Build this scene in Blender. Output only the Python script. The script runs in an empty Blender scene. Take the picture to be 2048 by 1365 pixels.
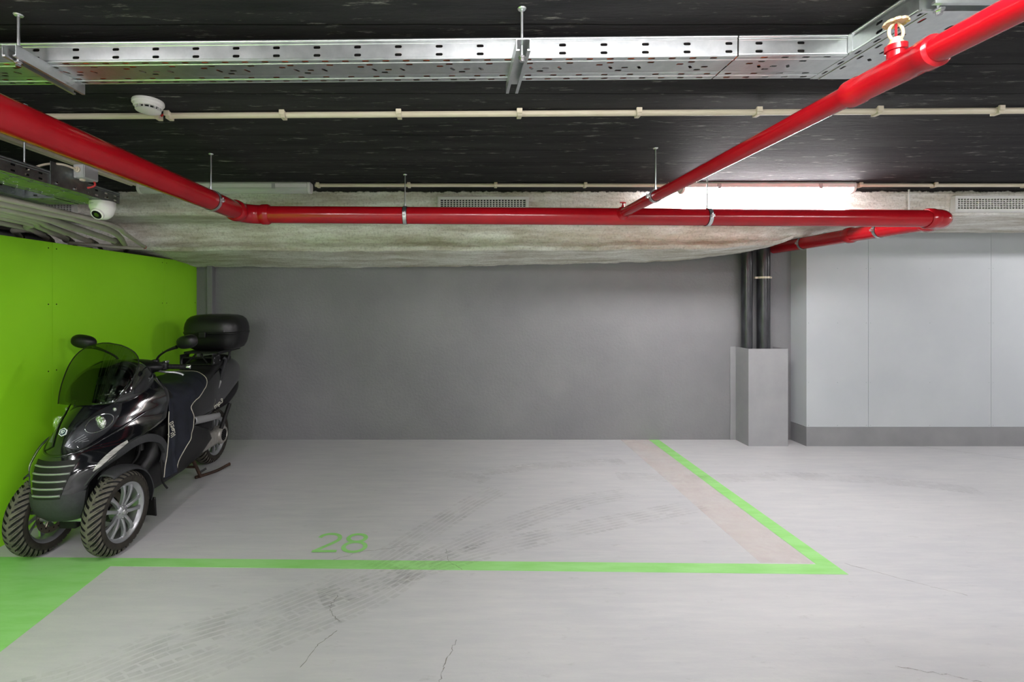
import bpy, math, random
from math import sin, cos, pi, radians, sqrt
from mathutils import Vector, Matrix, noise

random.seed(28)
C = bpy.context.scene.collection
SC = bpy.context.scene

# ------------------------------------------------------------------ camera, world, exposure
cam_data = bpy.data.cameras.new('camera')
cam_data.sensor_width = 36.0
cam_data.lens = 940.0 * 36.0 / 2048.0            # wide real-estate lens
cam_data.shift_x = 119.0 / 2048.0                # the photograph is a shifted, upright-verticals view
cam_data.shift_y = -82.5 / 2048.0
cam_data.clip_start = 0.05
cam = bpy.data.objects.new('camera', cam_data)
cam.location = (0, 0, 1.45)
cam.rotation_euler = (pi / 2, 0, 0)
C.objects.link(cam)
SC.camera = cam

world = bpy.data.worlds.new('world')
SC.world = world
world.use_nodes = True
world.node_tree.nodes['Background'].inputs[0].default_value = (0.9, 0.95, 1.0, 1)
world.node_tree.nodes['Background'].inputs[1].default_value = 0.05

SC.view_settings.view_transform = 'Standard'
SC.view_settings.look = 'None'
SC.view_settings.gamma = 1.0
SC.view_settings.exposure = 0.12
SC.view_settings.use_curve_mapping = False

LAMP_ON = 150.0          # emission of the burning fluorescent tube in view
LAMP_FAR = 118.0        # the unseen tubes overhead and behind the camera, added ones too
ZC = 2.29               # ceiling height
YB = 4.868              # back wall
FAR_LAMPS = [           # unseen tube lights; the rear row and the last one are added fill
    (0.5, 0.72, 0), (-1.5, 0.3, 1), (3.9, 0.75, 0), (0.75, -2.3, 1), (-2.0, -2.3, 0), (4.6, -2.3, 1), (6.3, 3.02, 0), (2.0, -4.8, 1), (-1.5, -4.8, 1), (5.0, -4.8, 0), (-0.6, -1.0, 1),
]

# ------------------------------------------------------------------ materials
def lin(c):
    return c / 12.92 if c <= 0.04045 else ((c + 0.055) / 1.055) ** 2.4

def rgb(r, g, b):
    return (lin(r / 255), lin(g / 255), lin(b / 255), 1)

class NT:
    def __init__(s, m):
        s.t = m.node_tree
        s.n = s.t.nodes
        s.l = s.t.links
    def new(s, typ, **kw):
        n = s.n.new(typ)
        for k, v in kw.items():
            setattr(n, k, v)
        return n
    def put(s, n, name, v):
        n.inputs[name].default_value = v
    def link(s, a, b):
        s.l.new(a, b)

def base_mat(name, col, rough=0.5, metal=0.0, spec=0.5, coat=0.0):
    m = bpy.data.materials.new(name)
    m.use_nodes = True
    b = m.node_tree.nodes['Principled BSDF']
    b.inputs['Base Color'].default_value = col
    b.inputs['Roughness'].default_value = rough
    b.inputs['Metallic'].default_value = metal
    b.inputs['Specular IOR Level'].default_value = spec
    b.inputs['Coat Weight'].default_value = coat
    b.inputs['Coat Roughness'].default_value = 0.04
    return m

def rough_mat(name, col, col2=None, scale=(8, 8, 8), detail=6, lo=0.35, hi=0.7, rough=0.5, metal=0.0, spec=0.5,
              bump=0.0, bscale=60.0, bdist=0.004, coat=0.0, rvar=0.0):
    """a paint or plaster: two tones mixed by noise, with a fine bump"""
    m = base_mat(name, col, rough, metal, spec, coat)
    k = NT(m)
    b = k.n['Principled BSDF']
    tc = k.new('ShaderNodeTexCoord')
    if col2 is not None:
        mp = k.new('ShaderNodeMapping')
        k.put(mp, 'Scale', scale)
        k.link(tc.outputs['Object'], mp.inputs['Vector'])
        nz = k.new('ShaderNodeTexNoise')
        k.put(nz, 'Scale', 1.0)
        k.put(nz, 'Detail', detail)
        k.put(nz, 'Roughness', 0.62)
        k.link(mp.outputs[0], nz.inputs['Vector'])
        cr = k.new('ShaderNodeValToRGB')
        cr.color_ramp.elements[0].position = lo
        cr.color_ramp.elements[1].position = hi
        cr.color_ramp.elements[0].color = col
        cr.color_ramp.elements[1].color = col2
        k.link(nz.outputs['Fac'], cr.inputs['Fac'])
        k.link(cr.outputs['Color'], b.inputs['Base Color'])
        if rvar:
            mr = k.new('ShaderNodeMapRange')
            k.put(mr, 'To Min', rough - rvar)
            k.put(mr, 'To Max', rough + rvar)
            k.link(nz.outputs['Fac'], mr.inputs['Value'])
            k.link(mr.outputs[0], b.inputs['Roughness'])
    if bump:
        n2 = k.new('ShaderNodeTexNoise')
        k.put(n2, 'Scale', bscale)
        k.put(n2, 'Detail', 4.0)
        k.link(tc.outputs['Object'], n2.inputs['Vector'])
        bp = k.new('ShaderNodeBump')
        k.put(bp, 'Strength', bump)
        k.put(bp, 'Distance', bdist)
        k.link(n2.outputs['Fac'], bp.inputs['Height'])
        k.link(bp.outputs[0], b.inputs['Normal'])
    return m

def floor_mat():
    m = base_mat('grey_floor_paint', rgb(176, 177, 180), 0.42, 0, 0.4)
    k = NT(m)
    b = k.n['Principled BSDF']
    tc = k.new('ShaderNodeTexCoord')
    def noise_tex(scale, vec, detail=6, rough=0.6):
        mp = k.new('ShaderNodeMapping')
        k.put(mp, 'Scale', vec)
        k.link(tc.outputs['Object'], mp.inputs['Vector'])
        n = k.new('ShaderNodeTexNoise')
        k.put(n, 'Scale', scale)
        k.put(n, 'Detail', detail)
        k.put(n, 'Roughness', rough)
        k.link(mp.outputs[0], n.inputs['Vector'])
        return n.outputs['Fac']
    def ramp(fac, stops):
        cr = k.new('ShaderNodeValToRGB')
        cr.color_ramp.elements[0].position, cr.color_ramp.elements[0].color = stops[0]
        cr.color_ramp.elements[1].position, cr.color_ramp.elements[1].color = stops[-1]
        for p, c in stops[1:-1]:
            e = cr.color_ramp.elements.new(p)
            e.color = c
        k.link(fac, cr.inputs['Fac'])
        return cr.outputs['Color']
    def mix(a, bcol, fac, mode='MIX'):
        mx = k.new('ShaderNodeMix', data_type='RGBA', blend_type=mode)
        if isinstance(fac, float):
            mx.inputs['Factor'].default_value = fac
        else:
            k.link(fac, mx.inputs['Factor'])
        k.link(a, mx.inputs[6])
        if isinstance(bcol, tuple):
            mx.inputs[7].default_value = bcol
        else:
            k.link(bcol, mx.inputs[7])
        return mx.outputs[2]
    big = ramp(noise_tex(0.9, (1, 1.6, 1), 5), [(0.3, rgb(176, 177, 180)), (0.7, rgb(188, 188, 189))])
    streak = ramp(noise_tex(2.2, (1.2, 9, 1), 7, 0.7), [(0.42, (0, 0, 0, 1)), (0.75, (1, 1, 1, 1))])
    c = mix(big, rgb(206, 205, 202), mix(streak, (0, 0, 0, 1), 0.55))
    # fine scuffs, brighter flecks where the paint is worn
    fleck = ramp(noise_tex(46, (1, 1, 1), 8, 0.78), [(0.64, (0, 0, 0, 1)), (0.72, (1, 1, 1, 1))])
    patch = ramp(noise_tex(1.3, (1, 1, 1), 3), [(0.5, (0, 0, 0, 1)), (0.68, (1, 1, 1, 1))])
    c = mix(c, rgb(225, 222, 208), mix(fleck, patch, 1.0, 'MULTIPLY'))
    dirt = ramp(noise_tex(7, (1, 2.5, 1), 8, 0.7), [(0.6, (0, 0, 0, 1)), (0.85, (0.6, 0.6, 0.6, 1))])
    c = mix(c, rgb(128, 127, 124), dirt)
    k.link(c, b.inputs['Base Color'])
    bp = k.new('ShaderNodeBump')
    k.put(bp, 'Strength', 0.25)
    k.put(bp, 'Distance', 0.003)
    k.link(noise_tex(55, (1, 1, 1), 5), bp.inputs['Height'])
    k.link(bp.outputs[0], b.inputs['Normal'])
    return m

def ceiling_mat():
    m = base_mat('black_ceiling_paint', rgb(40, 40, 42), 0.75, 0, 0.05)
    k = NT(m)
    b = k.n['Principled BSDF']
    tc = k.new('ShaderNodeTexCoord')
    def nz(vec, scale, detail, rough):
        mp = k.new('ShaderNodeMapping')
        k.put(mp, 'Scale', vec)
        k.link(tc.outputs['Object'], mp.inputs['Vector'])
        n = k.new('ShaderNodeTexNoise')
        k.put(n, 'Scale', scale)
        k.put(n, 'Detail', detail)
        k.put(n, 'Roughness', rough)
        k.link(mp.outputs[0], n.inputs['Vector'])
        return n.outputs['Fac']
    base = k.new('ShaderNodeValToRGB')
    base.color_ramp.elements[0].position = 0.3
    base.color_ramp.elements[0].color = rgb(40, 40, 42)
    base.color_ramp.elements[1].position = 0.75
    base.color_ramp.elements[1].color = rgb(62, 61, 62)
    k.link(nz((0.7, 5, 1), 2.0, 6, 0.65), base.inputs['Fac'])
    scr = k.new('ShaderNodeValToRGB')
    scr.color_ramp.elements[0].position = 0.585
    scr.color_ramp.elements[0].color = (0, 0, 0, 1)
    scr.color_ramp.elements[1].position = 0.76
    scr.color_ramp.elements[1].color = (0.9, 0.9, 0.9, 1)
    k.link(nz((1.2, 6, 1), 5.0, 9, 0.72), scr.inputs['Fac'])
    mx = k.new('ShaderNodeMix', data_type='RGBA')
    k.link(scr.outputs['Color'], mx.inputs['Factor'])
    k.link(base.outputs['Color'], mx.inputs[6])
    mx.inputs[7].default_value = rgb(165, 162, 156)
    # board joints left in the concrete by the shuttering
    br = k.new('ShaderNodeTexBrick')
    br.offset = 0.37
    k.put(br, 'Color1', (1, 1, 1, 1))
    k.put(br, 'Color2', (0.82, 0.82, 0.82, 1))
    k.put(br, 'Mortar', (0, 0, 0, 1))
    k.put(br, 'Scale', 1.0)
    k.put(br, 'Mortar Size', 0.0032)
    k.put(br, 'Mortar Smooth', 0.4)
    k.put(br, 'Brick Width', 60.0)
    k.put(br, 'Row Height', 0.24)
    wob = k.new('ShaderNodeTexNoise')
    k.put(wob, 'Scale', 6.0)
    k.link(tc.outputs['Object'], wob.inputs['Vector'])
    vm = k.new('ShaderNodeVectorMath', operation='MULTIPLY_ADD')
    k.link(wob.outputs['Color'], vm.inputs[0])
    vm.inputs[1].default_value = (0.012, 0.012, 0)
    k.link(tc.outputs['Object'], vm.inputs[2])
    va = k.new('ShaderNodeVectorMath', operation='ADD')
    k.link(vm.outputs[0], va.inputs[0])
    va.inputs[1].default_value = (17.0, 0, 0)
    k.link(va.outputs[0], br.inputs['Vector'])
    m2 = k.new('ShaderNodeMix', data_type='RGBA', blend_type='MULTIPLY')
    m2.inputs['Factor'].default_value = 0.8
    k.link(mx.outputs[2], m2.inputs[6])
    k.link(br.outputs['Color'], m2.inputs[7])
    k.link(m2.outputs[2], b.inputs['Base Color'])
    add = k.new('ShaderNodeMath', operation='MULTIPLY_ADD')
    k.link(nz((1, 7, 1), 9.0, 8, 0.7), add.inputs[0])
    add.inputs[1].default_value = 0.7
    k.link(br.outputs['Color'], add.inputs[2])
    bp = k.new('ShaderNodeBump')
    k.put(bp, 'Strength', 0.9)
    k.put(bp, 'Distance', 0.012)
    k.link(add.outputs[0], bp.inputs['Height'])
    k.link(bp.outputs[0], b.inputs['Normal'])
    return m

def plaster_mat():
    m = base_mat('sprayed_plaster', rgb(190, 187, 178), 0.85, 0, 0.25)
    k = NT(m)
    b = k.n['Principled BSDF']
    tc = k.new('ShaderNodeTexCoord')
    def nz(vec, scale, detail, rough=0.6):
        mp = k.new('ShaderNodeMapping')
        k.put(mp, 'Scale', vec)
        k.link(tc.outputs['Object'], mp.inputs['Vector'])
        n = k.new('ShaderNodeTexNoise')
        k.put(n, 'Scale', scale)
        k.put(n, 'Detail', detail)
        k.put(n, 'Roughness', rough)
        k.link(mp.outputs[0], n.inputs['Vector'])
        return n.outputs['Fac']
    cr = k.new('ShaderNodeValToRGB')
    e = cr.color_ramp.elements
    e[0].position, e[0].color = 0.33, rgb(176, 166, 146)
    e[1].position, e[1].color = 0.62, rgb(243, 242, 236)
    k.link(nz((0.7, 2.5, 4.5), 2.0, 7, 0.7), cr.inputs['Fac'])
    sp = k.new('ShaderNodeValToRGB')
    sp.color_ramp.elements[0].position, sp.color_ramp.elements[0].color = 0.3, rgb(118, 112, 100)
    sp.color_ramp.elements[1].position, sp.color_ramp.elements[1].color = 0.5, (1, 1, 1, 1)
    k.link(nz((1, 1, 1), 55.0, 3), sp.inputs['Fac'])
    mx = k.new('ShaderNodeMix', data_type='RGBA', blend_type='MULTIPLY')
    mx.inputs['Factor'].default_value = 0.32
    k.link(cr.outputs['Color'], mx.inputs[6])
    k.link(sp.outputs['Color'], mx.inputs[7])
    # ceiling paint lapped ragged over the top edge
    sx = k.new('ShaderNodeSeparateXYZ')
    k.link(tc.outputs['Object'], sx.inputs[0])
    ad = k.new('ShaderNodeMath', operation='MULTIPLY_ADD')
    k.link(nz((3, 3, 3), 6.0, 5), ad.inputs[0])
    ad.inputs[1].default_value = 0.05
    k.link(sx.outputs['Z'], ad.inputs[2])
    pr = k.new('ShaderNodeMapRange')
    k.put(pr, 'From Min', ZC + 0.008)
    k.put(pr, 'From Max', ZC + 0.016)
    k.link(ad.outputs[0], pr.inputs['Value'])
    m3 = k.new('ShaderNodeMix', data_type='RGBA')
    k.link(pr.outputs[0], m3.inputs['Factor'])
    k.link(mx.outputs[2], m3.inputs[6])
    m3.inputs[7].default_value = rgb(50, 48, 46)
    k.link(m3.outputs[2], b.inputs['Base Color'])
    bp = k.new('ShaderNodeBump')
    k.put(bp, 'Strength', 0.8)
    k.put(bp, 'Distance', 0.012)
    k.link(nz((1, 1, 1), 42.0, 4), bp.inputs['Height'])
    k.link(bp.outputs[0], b.inputs['Normal'])
    return m

def glass_mat(name, tint, rough=0.03, gloss=0.12):
    m = bpy.data.materials.new(name)
    m.use_nodes = True
    k = NT(m)
    k.n.remove(k.n['Principled BSDF'])
    out = k.n['Material Output']
    tr = k.new('ShaderNodeBsdfTransparent')
    tr.inputs[0].default_value = tint
    gl = k.new('ShaderNodeBsdfGlossy')
    gl.inputs['Roughness'].default_value = rough
    fr = k.new('ShaderNodeFresnel')
    geo = k.new('ShaderNodeNewGeometry')
    ior = k.new('ShaderNodeMapRange')
    k.put(ior, 'To Min', 1.48)
    k.put(ior, 'To Max', 1.0 / 1.48)
    k.link(geo.outputs['Backfacing'], ior.inputs['Value'])
    k.link(ior.outputs[0], fr.inputs[0])
    mx = k.new('ShaderNodeMixShader')
    k.link(fr.outputs[0], mx.inputs[0])
    k.link(tr.outputs[0], mx.inputs[1])
    k.link(gl.outputs[0], mx.inputs[2])
    k.link(mx.outputs[0], out.inputs[0])
    return m

def emit_mat(name, col, strength):
    m = base_mat(name, (0.85, 0.85, 0.85, 1), 0.4)
    b = m.node_tree.nodes['Principled BSDF']
    b.inputs['Emission Color'].default_value = col
    b.inputs['Emission Strength'].default_value = strength
    return m

def mark_mat(name, col, alpha, scale=40.0, thr=(0.35, 0.65)):
    """worn paint or dust that lets the floor show through in a noise pattern"""
    m = base_mat(name, col, 0.55, 0, 0.3)
    k = NT(m)
    b = k.n['Principled BSDF']
    tc = k.new('ShaderNodeTexCoord')
    n = k.new('ShaderNodeTexNoise')
    k.put(n, 'Scale', scale)
    k.put(n, 'Detail', 6.0)
    k.put(n, 'Roughness', 0.7)
    k.link(tc.outputs['Object'], n.inputs['Vector'])
    mr = k.new('ShaderNodeMapRange')
    k.put(mr, 'From Min', thr[0])
    k.put(mr, 'From Max', thr[1])
    k.put(mr, 'To Min', alpha[0])
    k.put(mr, 'To Max', alpha[1])
    k.link(n.outputs['Fac'], mr.inputs['Value'])
    k.link(mr.outputs[0], b.inputs['Alpha'])
    return m

M = {}
M['floor'] = floor_mat()
M['ceiling'] = ceiling_mat()
M['plaster'] = plaster_mat()
M['wall_grey'] = rough_mat('dark_grey_stucco', rgb(118, 118, 121), rgb(127, 127, 129), (1.5, 1.5, 1.5), 5, rough=0.6, spec=0.35,
                           bump=0.55, bscale=38, bdist=0.008)
M['wall_white'] = rough_mat('white_wall_paint', rgb(226, 226, 224), rgb(234, 234, 232), (1.2, 1.2, 1.2), 5, rough=0.6)
M['panel_grey'] = rough_mat('pale_grey_panel_paint', rgb(170, 174, 178), rgb(178, 182, 185), (1.2, 1.2, 1.2), 6, rough=0.5, spec=0.4,
                            bump=0.08, bscale=20, bdist=0.003)
M['green_wall'] = rough_mat('lime_green_panel_paint', rgb(154, 229, 34), rgb(160, 234, 42), (1.5, 1.5, 1.5), 5, rough=0.45, spec=0.4,
                            bump=0.06, bscale=30, bdist=0.002)
M['base_grey'] = rough_mat('grey_baseboard_paint', rgb(124, 124, 127), rgb(134, 134, 136), (3, 3, 3), 5, rough=0.55, spec=0.35,
                           bump=0.15, bscale=40, bdist=0.003)
M['green_line'] = rough_mat('green_floor_paint', rgb(150, 208, 128), rgb(128, 196, 100), (3, 14, 1), 7, 0.4, 0.75, rough=0.5, spec=0.4)
M['faded_line'] = mark_mat('faded_salmon_paint', rgb(226, 212, 204), (0.08, 0.26), 3.0, (0.3, 0.75))
M['tyre_dust'] = mark_mat('tyre_dust', rgb(140, 138, 132), (0.0, 0.21), 5.0, (0.38, 0.75))
M['crack'] = mark_mat('floor_crack', rgb(140, 134, 122), (0.1, 0.75), 30.0, (0.35, 0.6))
M['red'] = rough_mat('red_pipe_paint', rgb(164, 16, 27), rgb(148, 10, 21), (6, 6, 6), 6, 0.4, 0.8, rough=0.18, spec=0.5, bump=0.05, bscale=24, bdist=0.003)
M['zinc'] = rough_mat('galvanised_steel', rgb(206, 211, 211), rgb(222, 226, 226), (30, 30, 30), 6, rough=0.36, metal=1.0, rvar=0.08, bump=0.06, bscale=90, bdist=0.001)
M['zinc_dark'] = rough_mat('dull_galvanised_steel', rgb(140, 146, 146), rgb(165, 170, 170), (30, 30, 30), 6, rough=0.4, metal=1.0, rvar=0.08)
M['chrome'] = base_mat('bright_steel', rgb(205, 205, 205), 0.22, 1.0)
M['dark_steel'] = base_mat('dark_steel', rgb(70, 74, 74), 0.35, 1.0)
M['beige'] = rough_mat('beige_plastic', rgb(202, 190, 168), rgb(212, 202, 182), (5, 30, 30), 4, rough=0.45)
M['conduit'] = rough_mat('grey_beige_conduit', rgb(188, 184, 172), rgb(170, 165, 152), (6, 6, 6), 5, rough=0.5)
M['conduit_dark'] = rough_mat('ribbed_conduit_coupler', rgb(108, 100, 90), rgb(90, 84, 76), (20, 20, 20), 4, rough=0.55)
M['white'] = rough_mat('white_plastic', rgb(214, 214, 208), rgb(222, 222, 218), (10, 10, 10), 4, rough=0.4)
M['grey_plastic'] = base_mat('grey_plastic', rgb(168, 168, 168), 0.5)
M['lens_off'] = base_mat('unlit_diffuser', rgb(196, 198, 196), 0.25, 0, 0.5)
M['lamp_on'] = emit_mat('burning_tube_diffuser', (1.0, 0.965, 0.985, 1), LAMP_ON)
M['lamp_far'] = emit_mat('burning_tube_diffuser_overhead', (1.0, 0.965, 0.985, 1), LAMP_FAR)
M['orange'] = base_mat('orange_cable', rgb(225, 96, 40), 0.5)
M['cable_dark'] = base_mat('dark_cable', rgb(28, 40, 38), 0.5)
M['cable_red'] = base_mat('red_cable', rgb(190, 28, 30), 0.45)
M['black_hole'] = base_mat('dark_void', rgb(10, 10, 10), 0.8, 0, 0.2)
M['black_pipe'] = rough_mat('black_drain_pipe_paint', rgb(36, 36, 40), rgb(60, 61, 66), (14, 14, 5), 7, 0.45, 0.75, rough=0.3, bump=0.3, bscale=60, bdist=0.003)
M['guard'] = rough_mat('grey_sheet_metal', rgb(140, 140, 143), rgb(152, 152, 154), (3, 3, 3), 6, rough=0.42, spec=0.45, bump=0.08, bscale=30, bdist=0.003)
M['brass'] = base_mat('pale_brass', rgb(222, 196, 158), 0.4, 0.2)
M['glass_bulb'] = base_mat('red_glass_bulb', rgb(200, 30, 40), 0.1)
# scooter
M['gloss_black'] = base_mat('gloss_black_paint', rgb(14, 15, 19), 0.12, 0, 0.5, 1.0)
M['satin_black'] = rough_mat('satin_black_plastic', rgb(14, 14, 15), rgb(19, 19, 20), (40, 40, 40), 3, rough=0.42, spec=0.4)
M['grey_trim'] = rough_mat('charcoal_grey_plastic', rgb(50, 51, 53), rgb(57, 58, 60), (60, 60, 60), 3, rough=0.6, spec=0.35, bump=0.1, bscale=300, bdist=0.001)
M['silver_trim'] = base_mat('silver_plastic', rgb(176, 176, 178), 0.38, 0.5)
M['alloy'] = base_mat('silver_alloy_wheel', rgb(182, 184, 187), 0.32, 0.8)
M['alloy_dark'] = base_mat('dark_cast_metal', rgb(50, 50, 50), 0.5, 0.6)
M['disc'] = base_mat('brake_disc_steel', rgb(120, 112, 100), 0.4, 0.9)
M['rubber'] = rough_mat('dusty_tyre_rubber', rgb(74, 71, 64), rgb(104, 100, 90), (45, 45, 45), 4, 0.3, 0.75, rough=0.75, spec=0.3)
M['sidewall'] = rough_mat('tyre_sidewall_rubber', rgb(40, 37, 33), rgb(56, 52, 46), (30, 30, 30), 4, rough=0.7, spec=0.3)
M['rubber_black'] = base_mat('black_rubber', rgb(17, 17, 17), 0.65, 0, 0.35)
M['cloth'] = rough_mat('navy_waterproof_cloth', rgb(24, 27, 36), rgb(34, 38, 50), (9, 9, 9), 5, rough=0.62, spec=0.35, bump=0.2, bscale=120, bdist=0.001)
M['piping'] = base_mat('pale_piping', rgb(190, 186, 170), 0.5)
M['seat'] = rough_mat('black_seat_vinyl', rgb(15, 15, 17), rgb(21, 21, 23), (30, 30, 30), 4, rough=0.5, bump=0.15, bscale=200, bdist=0.001)
M['case'] = rough_mat('black_textured_plastic', rgb(12, 12, 13), rgb(16, 16, 17), (40, 40, 40), 3, rough=0.38, bump=0.08, bscale=250, bdist=0.001)
M['screen'] = glass_mat('tinted_windscreen', (0.50, 0.53, 0.49, 1))
M['lamp_glass'] = glass_mat('clear_lens', (0.85, 0.87, 0.87, 1))
M['facets'] = rough_mat('faceted_reflector', rgb(235, 236, 236), rgb(215, 216, 216), (40, 40, 40), 2, rough=0.15, metal=1.0, bump=0.9, bscale=70, bdist=0.02)
M['reflector'] = base_mat('lamp_reflector', rgb(225, 226, 226), 0.12, 1.0)
M['lamp_inside'] = base_mat('lamp_housing', rgb(74, 75, 78), 0.28, 0.7)
M['signal'] = rough_mat('clear_ribbed_lens', rgb(190, 188, 184), rgb(128, 126, 124), (14, 14, 120), 2, rough=0.2, spec=0.6)
M['engine'] = rough_mat('cast_aluminium', rgb(178, 176, 170), rgb(160, 156, 148), (25, 25, 25), 5, rough=0.42, metal=0.5)
M['rust'] = rough_mat('rusty_steel', rgb(70, 48, 36), rgb(44, 35, 30), (30, 30, 30), 6, rough=0.7, metal=0.3)
M['emblem_white'] = base_mat('emblem_white', rgb(228, 232, 236), 0.35)
M['emblem_blue'] = base_mat('emblem_navy', rgb(20, 42, 66), 0.3)
M['badge'] = base_mat('badge_chrome', rgb(224, 222, 206), 0.3, 0.2)

# ------------------------------------------------------------------ mesh helpers
class MB:
    def __init__(s):
        s.v, s.f = [], []
    def add(s, vs, fs):
        o = len(s.v)
        s.v += [tuple(p) for p in vs]
        s.f += [tuple(i + o for i in f) for f in fs]
        return s
    def box(s, x0, x1, y0, y1, z0, z1):
        vs = [(x, y, z) for z in (z0, z1) for y in (y0, y1) for x in (x0, x1)]
        return s.add(vs, [(0, 2, 3, 1), (4, 5, 7, 6), (0, 1, 5, 4), (2, 6, 7, 3), (0, 4, 6, 2), (1, 3, 7, 5)])
    def grid(s, fn, nu, nv, closed_v=False, closed_u=False):
        vs = [fn(i / (nu if closed_u else nu - 1) if nu > 1 else 0, j / (nv if closed_v else nv - 1)) for i in range(nu) for j in range(nv)]
        fs = []
        for i in range(nu if closed_u else nu - 1):
            for j in range(nv if closed_v else nv - 1):
                a, b2 = i * nv + j, i * nv + (j + 1) % nv
                i2 = (i + 1) % nu
                fs.append((a, b2, i2 * nv + (j + 1) % nv, i2 * nv + j))
        return s.add(vs, fs)
    def rings(s, rings, cap=True, flip=False):
        n = len(rings[0])
        vs = [p for r in rings for p in r]
        fs = []
        for i in range(len(rings) - 1):
            for j in range(n):
                j2 = (j + 1) % n
                fs.append((i * n + j, i * n + j2, (i + 1) * n + j2, (i + 1) * n + j))
        if cap:
            fs.append(tuple(range(n))[::-1])
            fs.append(tuple((len(rings) - 1) * n + j for j in range(n)))
        return s.add(vs, fs)
    def tube(s, path, r, n=12, cap=True):
        path = [Vector(p) for p in path]
        rs = r if isinstance(r, (list, tuple)) else [r] * len(path)
        rings = []
        up = None
        for i, p in enumerate(path):
            t = (path[min(i + 1, len(path) - 1)] - path[max(i - 1, 0)]).normalized()
            if up is None:
                up = Vector((0, 0, 1)) if abs(t.z) < 0.9 else Vector((1, 0, 0))
            a = t.cross(up)
            a.normalize()
            up = a.cross(t)
            up.normalize()
            rings.append([p + (a * cos(q) + up * sin(q)) * rs[i] for q in [2 * pi * j / n for j in range(n)]])
        return s.rings(rings, cap)
    def lathe(s, prof, axis='z', c=(0, 0, 0), n=32, cap=True):
        """prof: list of (radius, height along the axis)"""
        def P(r, h, q):
            a, b2 = r * cos(q), r * sin(q)
            d = {'z': (a, b2, h), 'x': (h, a, b2), 'y': (b2, h, a)}[axis]
            return (c[0] + d[0], c[1] + d[1], c[2] + d[2])
        return s.rings([[P(r, h, 2 * pi * j / n) for j in range(n)] for r, h in prof], cap)
    def ball(s, c, rx, ry, rz, nu=14, nv=20):
        rr = []
        for i in range(nu):
            t = -pi / 2 + pi * (i + 0.02) / (nu - 1 + 0.04)
            rr.append([(c[0] + rx * cos(t) * cos(2 * pi * j / nv), c[1] + ry * cos(t) * sin(2 * pi * j / nv), c[2] + rz * sin(t)) for j in range(nv)])
        return s.rings(rr)
    def prism(s, pts, axis, a0, a1):
        """extrude a 2D outline along an axis; pts are the two other coordinates in order"""
        def P(p, a):
            return {'x': (a, p[0], p[1]), 'y': (p[0], a, p[1]), 'z': (p[0], p[1], a)}[axis]
        return s.rings([[P(p, a0) for p in pts], [P(p, a1) for p in pts]])
    def xform(s, mat):
        s.v = [tuple(mat @ Vector(p)) for p in s.v]
        return s
    def build(s, name, mat, parent=None, smooth=True, bevel=0.0, subd=0, solid=0.0, angle=40):
        me = bpy.data.meshes.new(name)
        me.from_pydata(s.v, [], s.f)
        me.materials.append(mat)
        import bmesh
        bm = bmesh.new()
        bm.from_mesh(me)
        bmesh.ops.remove_doubles(bm, verts=bm.verts, dist=1e-6)
        bmesh.ops.recalc_face_normals(bm, faces=bm.faces)
        for f in bm.faces:
            f.smooth = smooth
        if smooth:
            for e in bm.edges:
                if len(e.link_faces) == 2 and e.calc_face_angle(0) > radians(angle):
                    e.smooth = False
        bm.to_mesh(me)
        bm.free()
        o = bpy.data.objects.new(name, me)
        C.objects.link(o)
        if parent is not None:
            o.parent = parent
        if solid:
            md = o.modifiers.new('solid', 'SOLIDIFY')
            md.thickness = solid
            md.offset = 0
        if bevel:
            md = o.modifiers.new('bevel', 'BEVEL')
            md.width = bevel
            md.segments = 2
            md.limit_method = 'ANGLE'
        if subd:
            md = o.modifiers.new('subd', 'SUBSURF')
            md.levels = subd
            md.render_levels = subd
        return o

def tag(o, label=None, cat=None, group=None, kind=None):
    if label:
        o['label'] = label
    if cat:
        o['category'] = cat
    if group:
        o['group'] = group
    if kind:
        o['kind'] = kind
    return o

def thing(name, loc, label, cat, group=None):
    o = bpy.data.objects.new(name, None)
    o.empty_display_size = 0.1
    o.location = loc
    C.objects.link(o)
    return tag(o, label, cat, group)

def copy_thing(o, parent=None):
    c = o.copy()
    C.objects.link(c)
    if parent is not None:
        c.parent = parent
    for ch in list(o.children):
        copy_thing(ch, c)
    return c

def structure(o, label, cat):
    return tag(o, label, cat, kind='structure')

def spline(keys, x):
    """smooth interpolation through (x, v) rows; v may be a tuple"""
    n = len(keys)
    if x <= keys[0][0]:
        return keys[0][1:]
    if x >= keys[-1][0]:
        return keys[-1][1:]
    for i in range(n - 1):
        if keys[i][0] <= x <= keys[i + 1][0]:
            break
    out = []
    h = keys[i + 1][0] - keys[i][0]
    t = (x - keys[i][0]) / h
    for k in range(1, len(keys[0])):
        d = (keys[i + 1][k] - keys[i][k]) / h
        dm = d if i == 0 else (keys[i][k] - keys[i - 1][k]) / (keys[i][0] - keys[i - 1][0])
        dp = d if i == n - 2 else (keys[i + 2][k] - keys[i + 1][k]) / (keys[i + 2][0] - keys[i + 1][0])
        m0 = 0 if dm * d <= 0 else 2 * dm * d / (dm + d)
        m1 = 0 if dp * d <= 0 else 2 * dp * d / (dp + d)
        t2, t3 = t * t, t * t * t
        out.append(keys[i][k] * (2 * t3 - 3 * t2 + 1) + h * m0 * (t3 - 2 * t2 + t) + keys[i + 1][k] * (-2 * t3 + 3 * t2) + h * m1 * (t3 - t2))
    return tuple(out)

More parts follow.
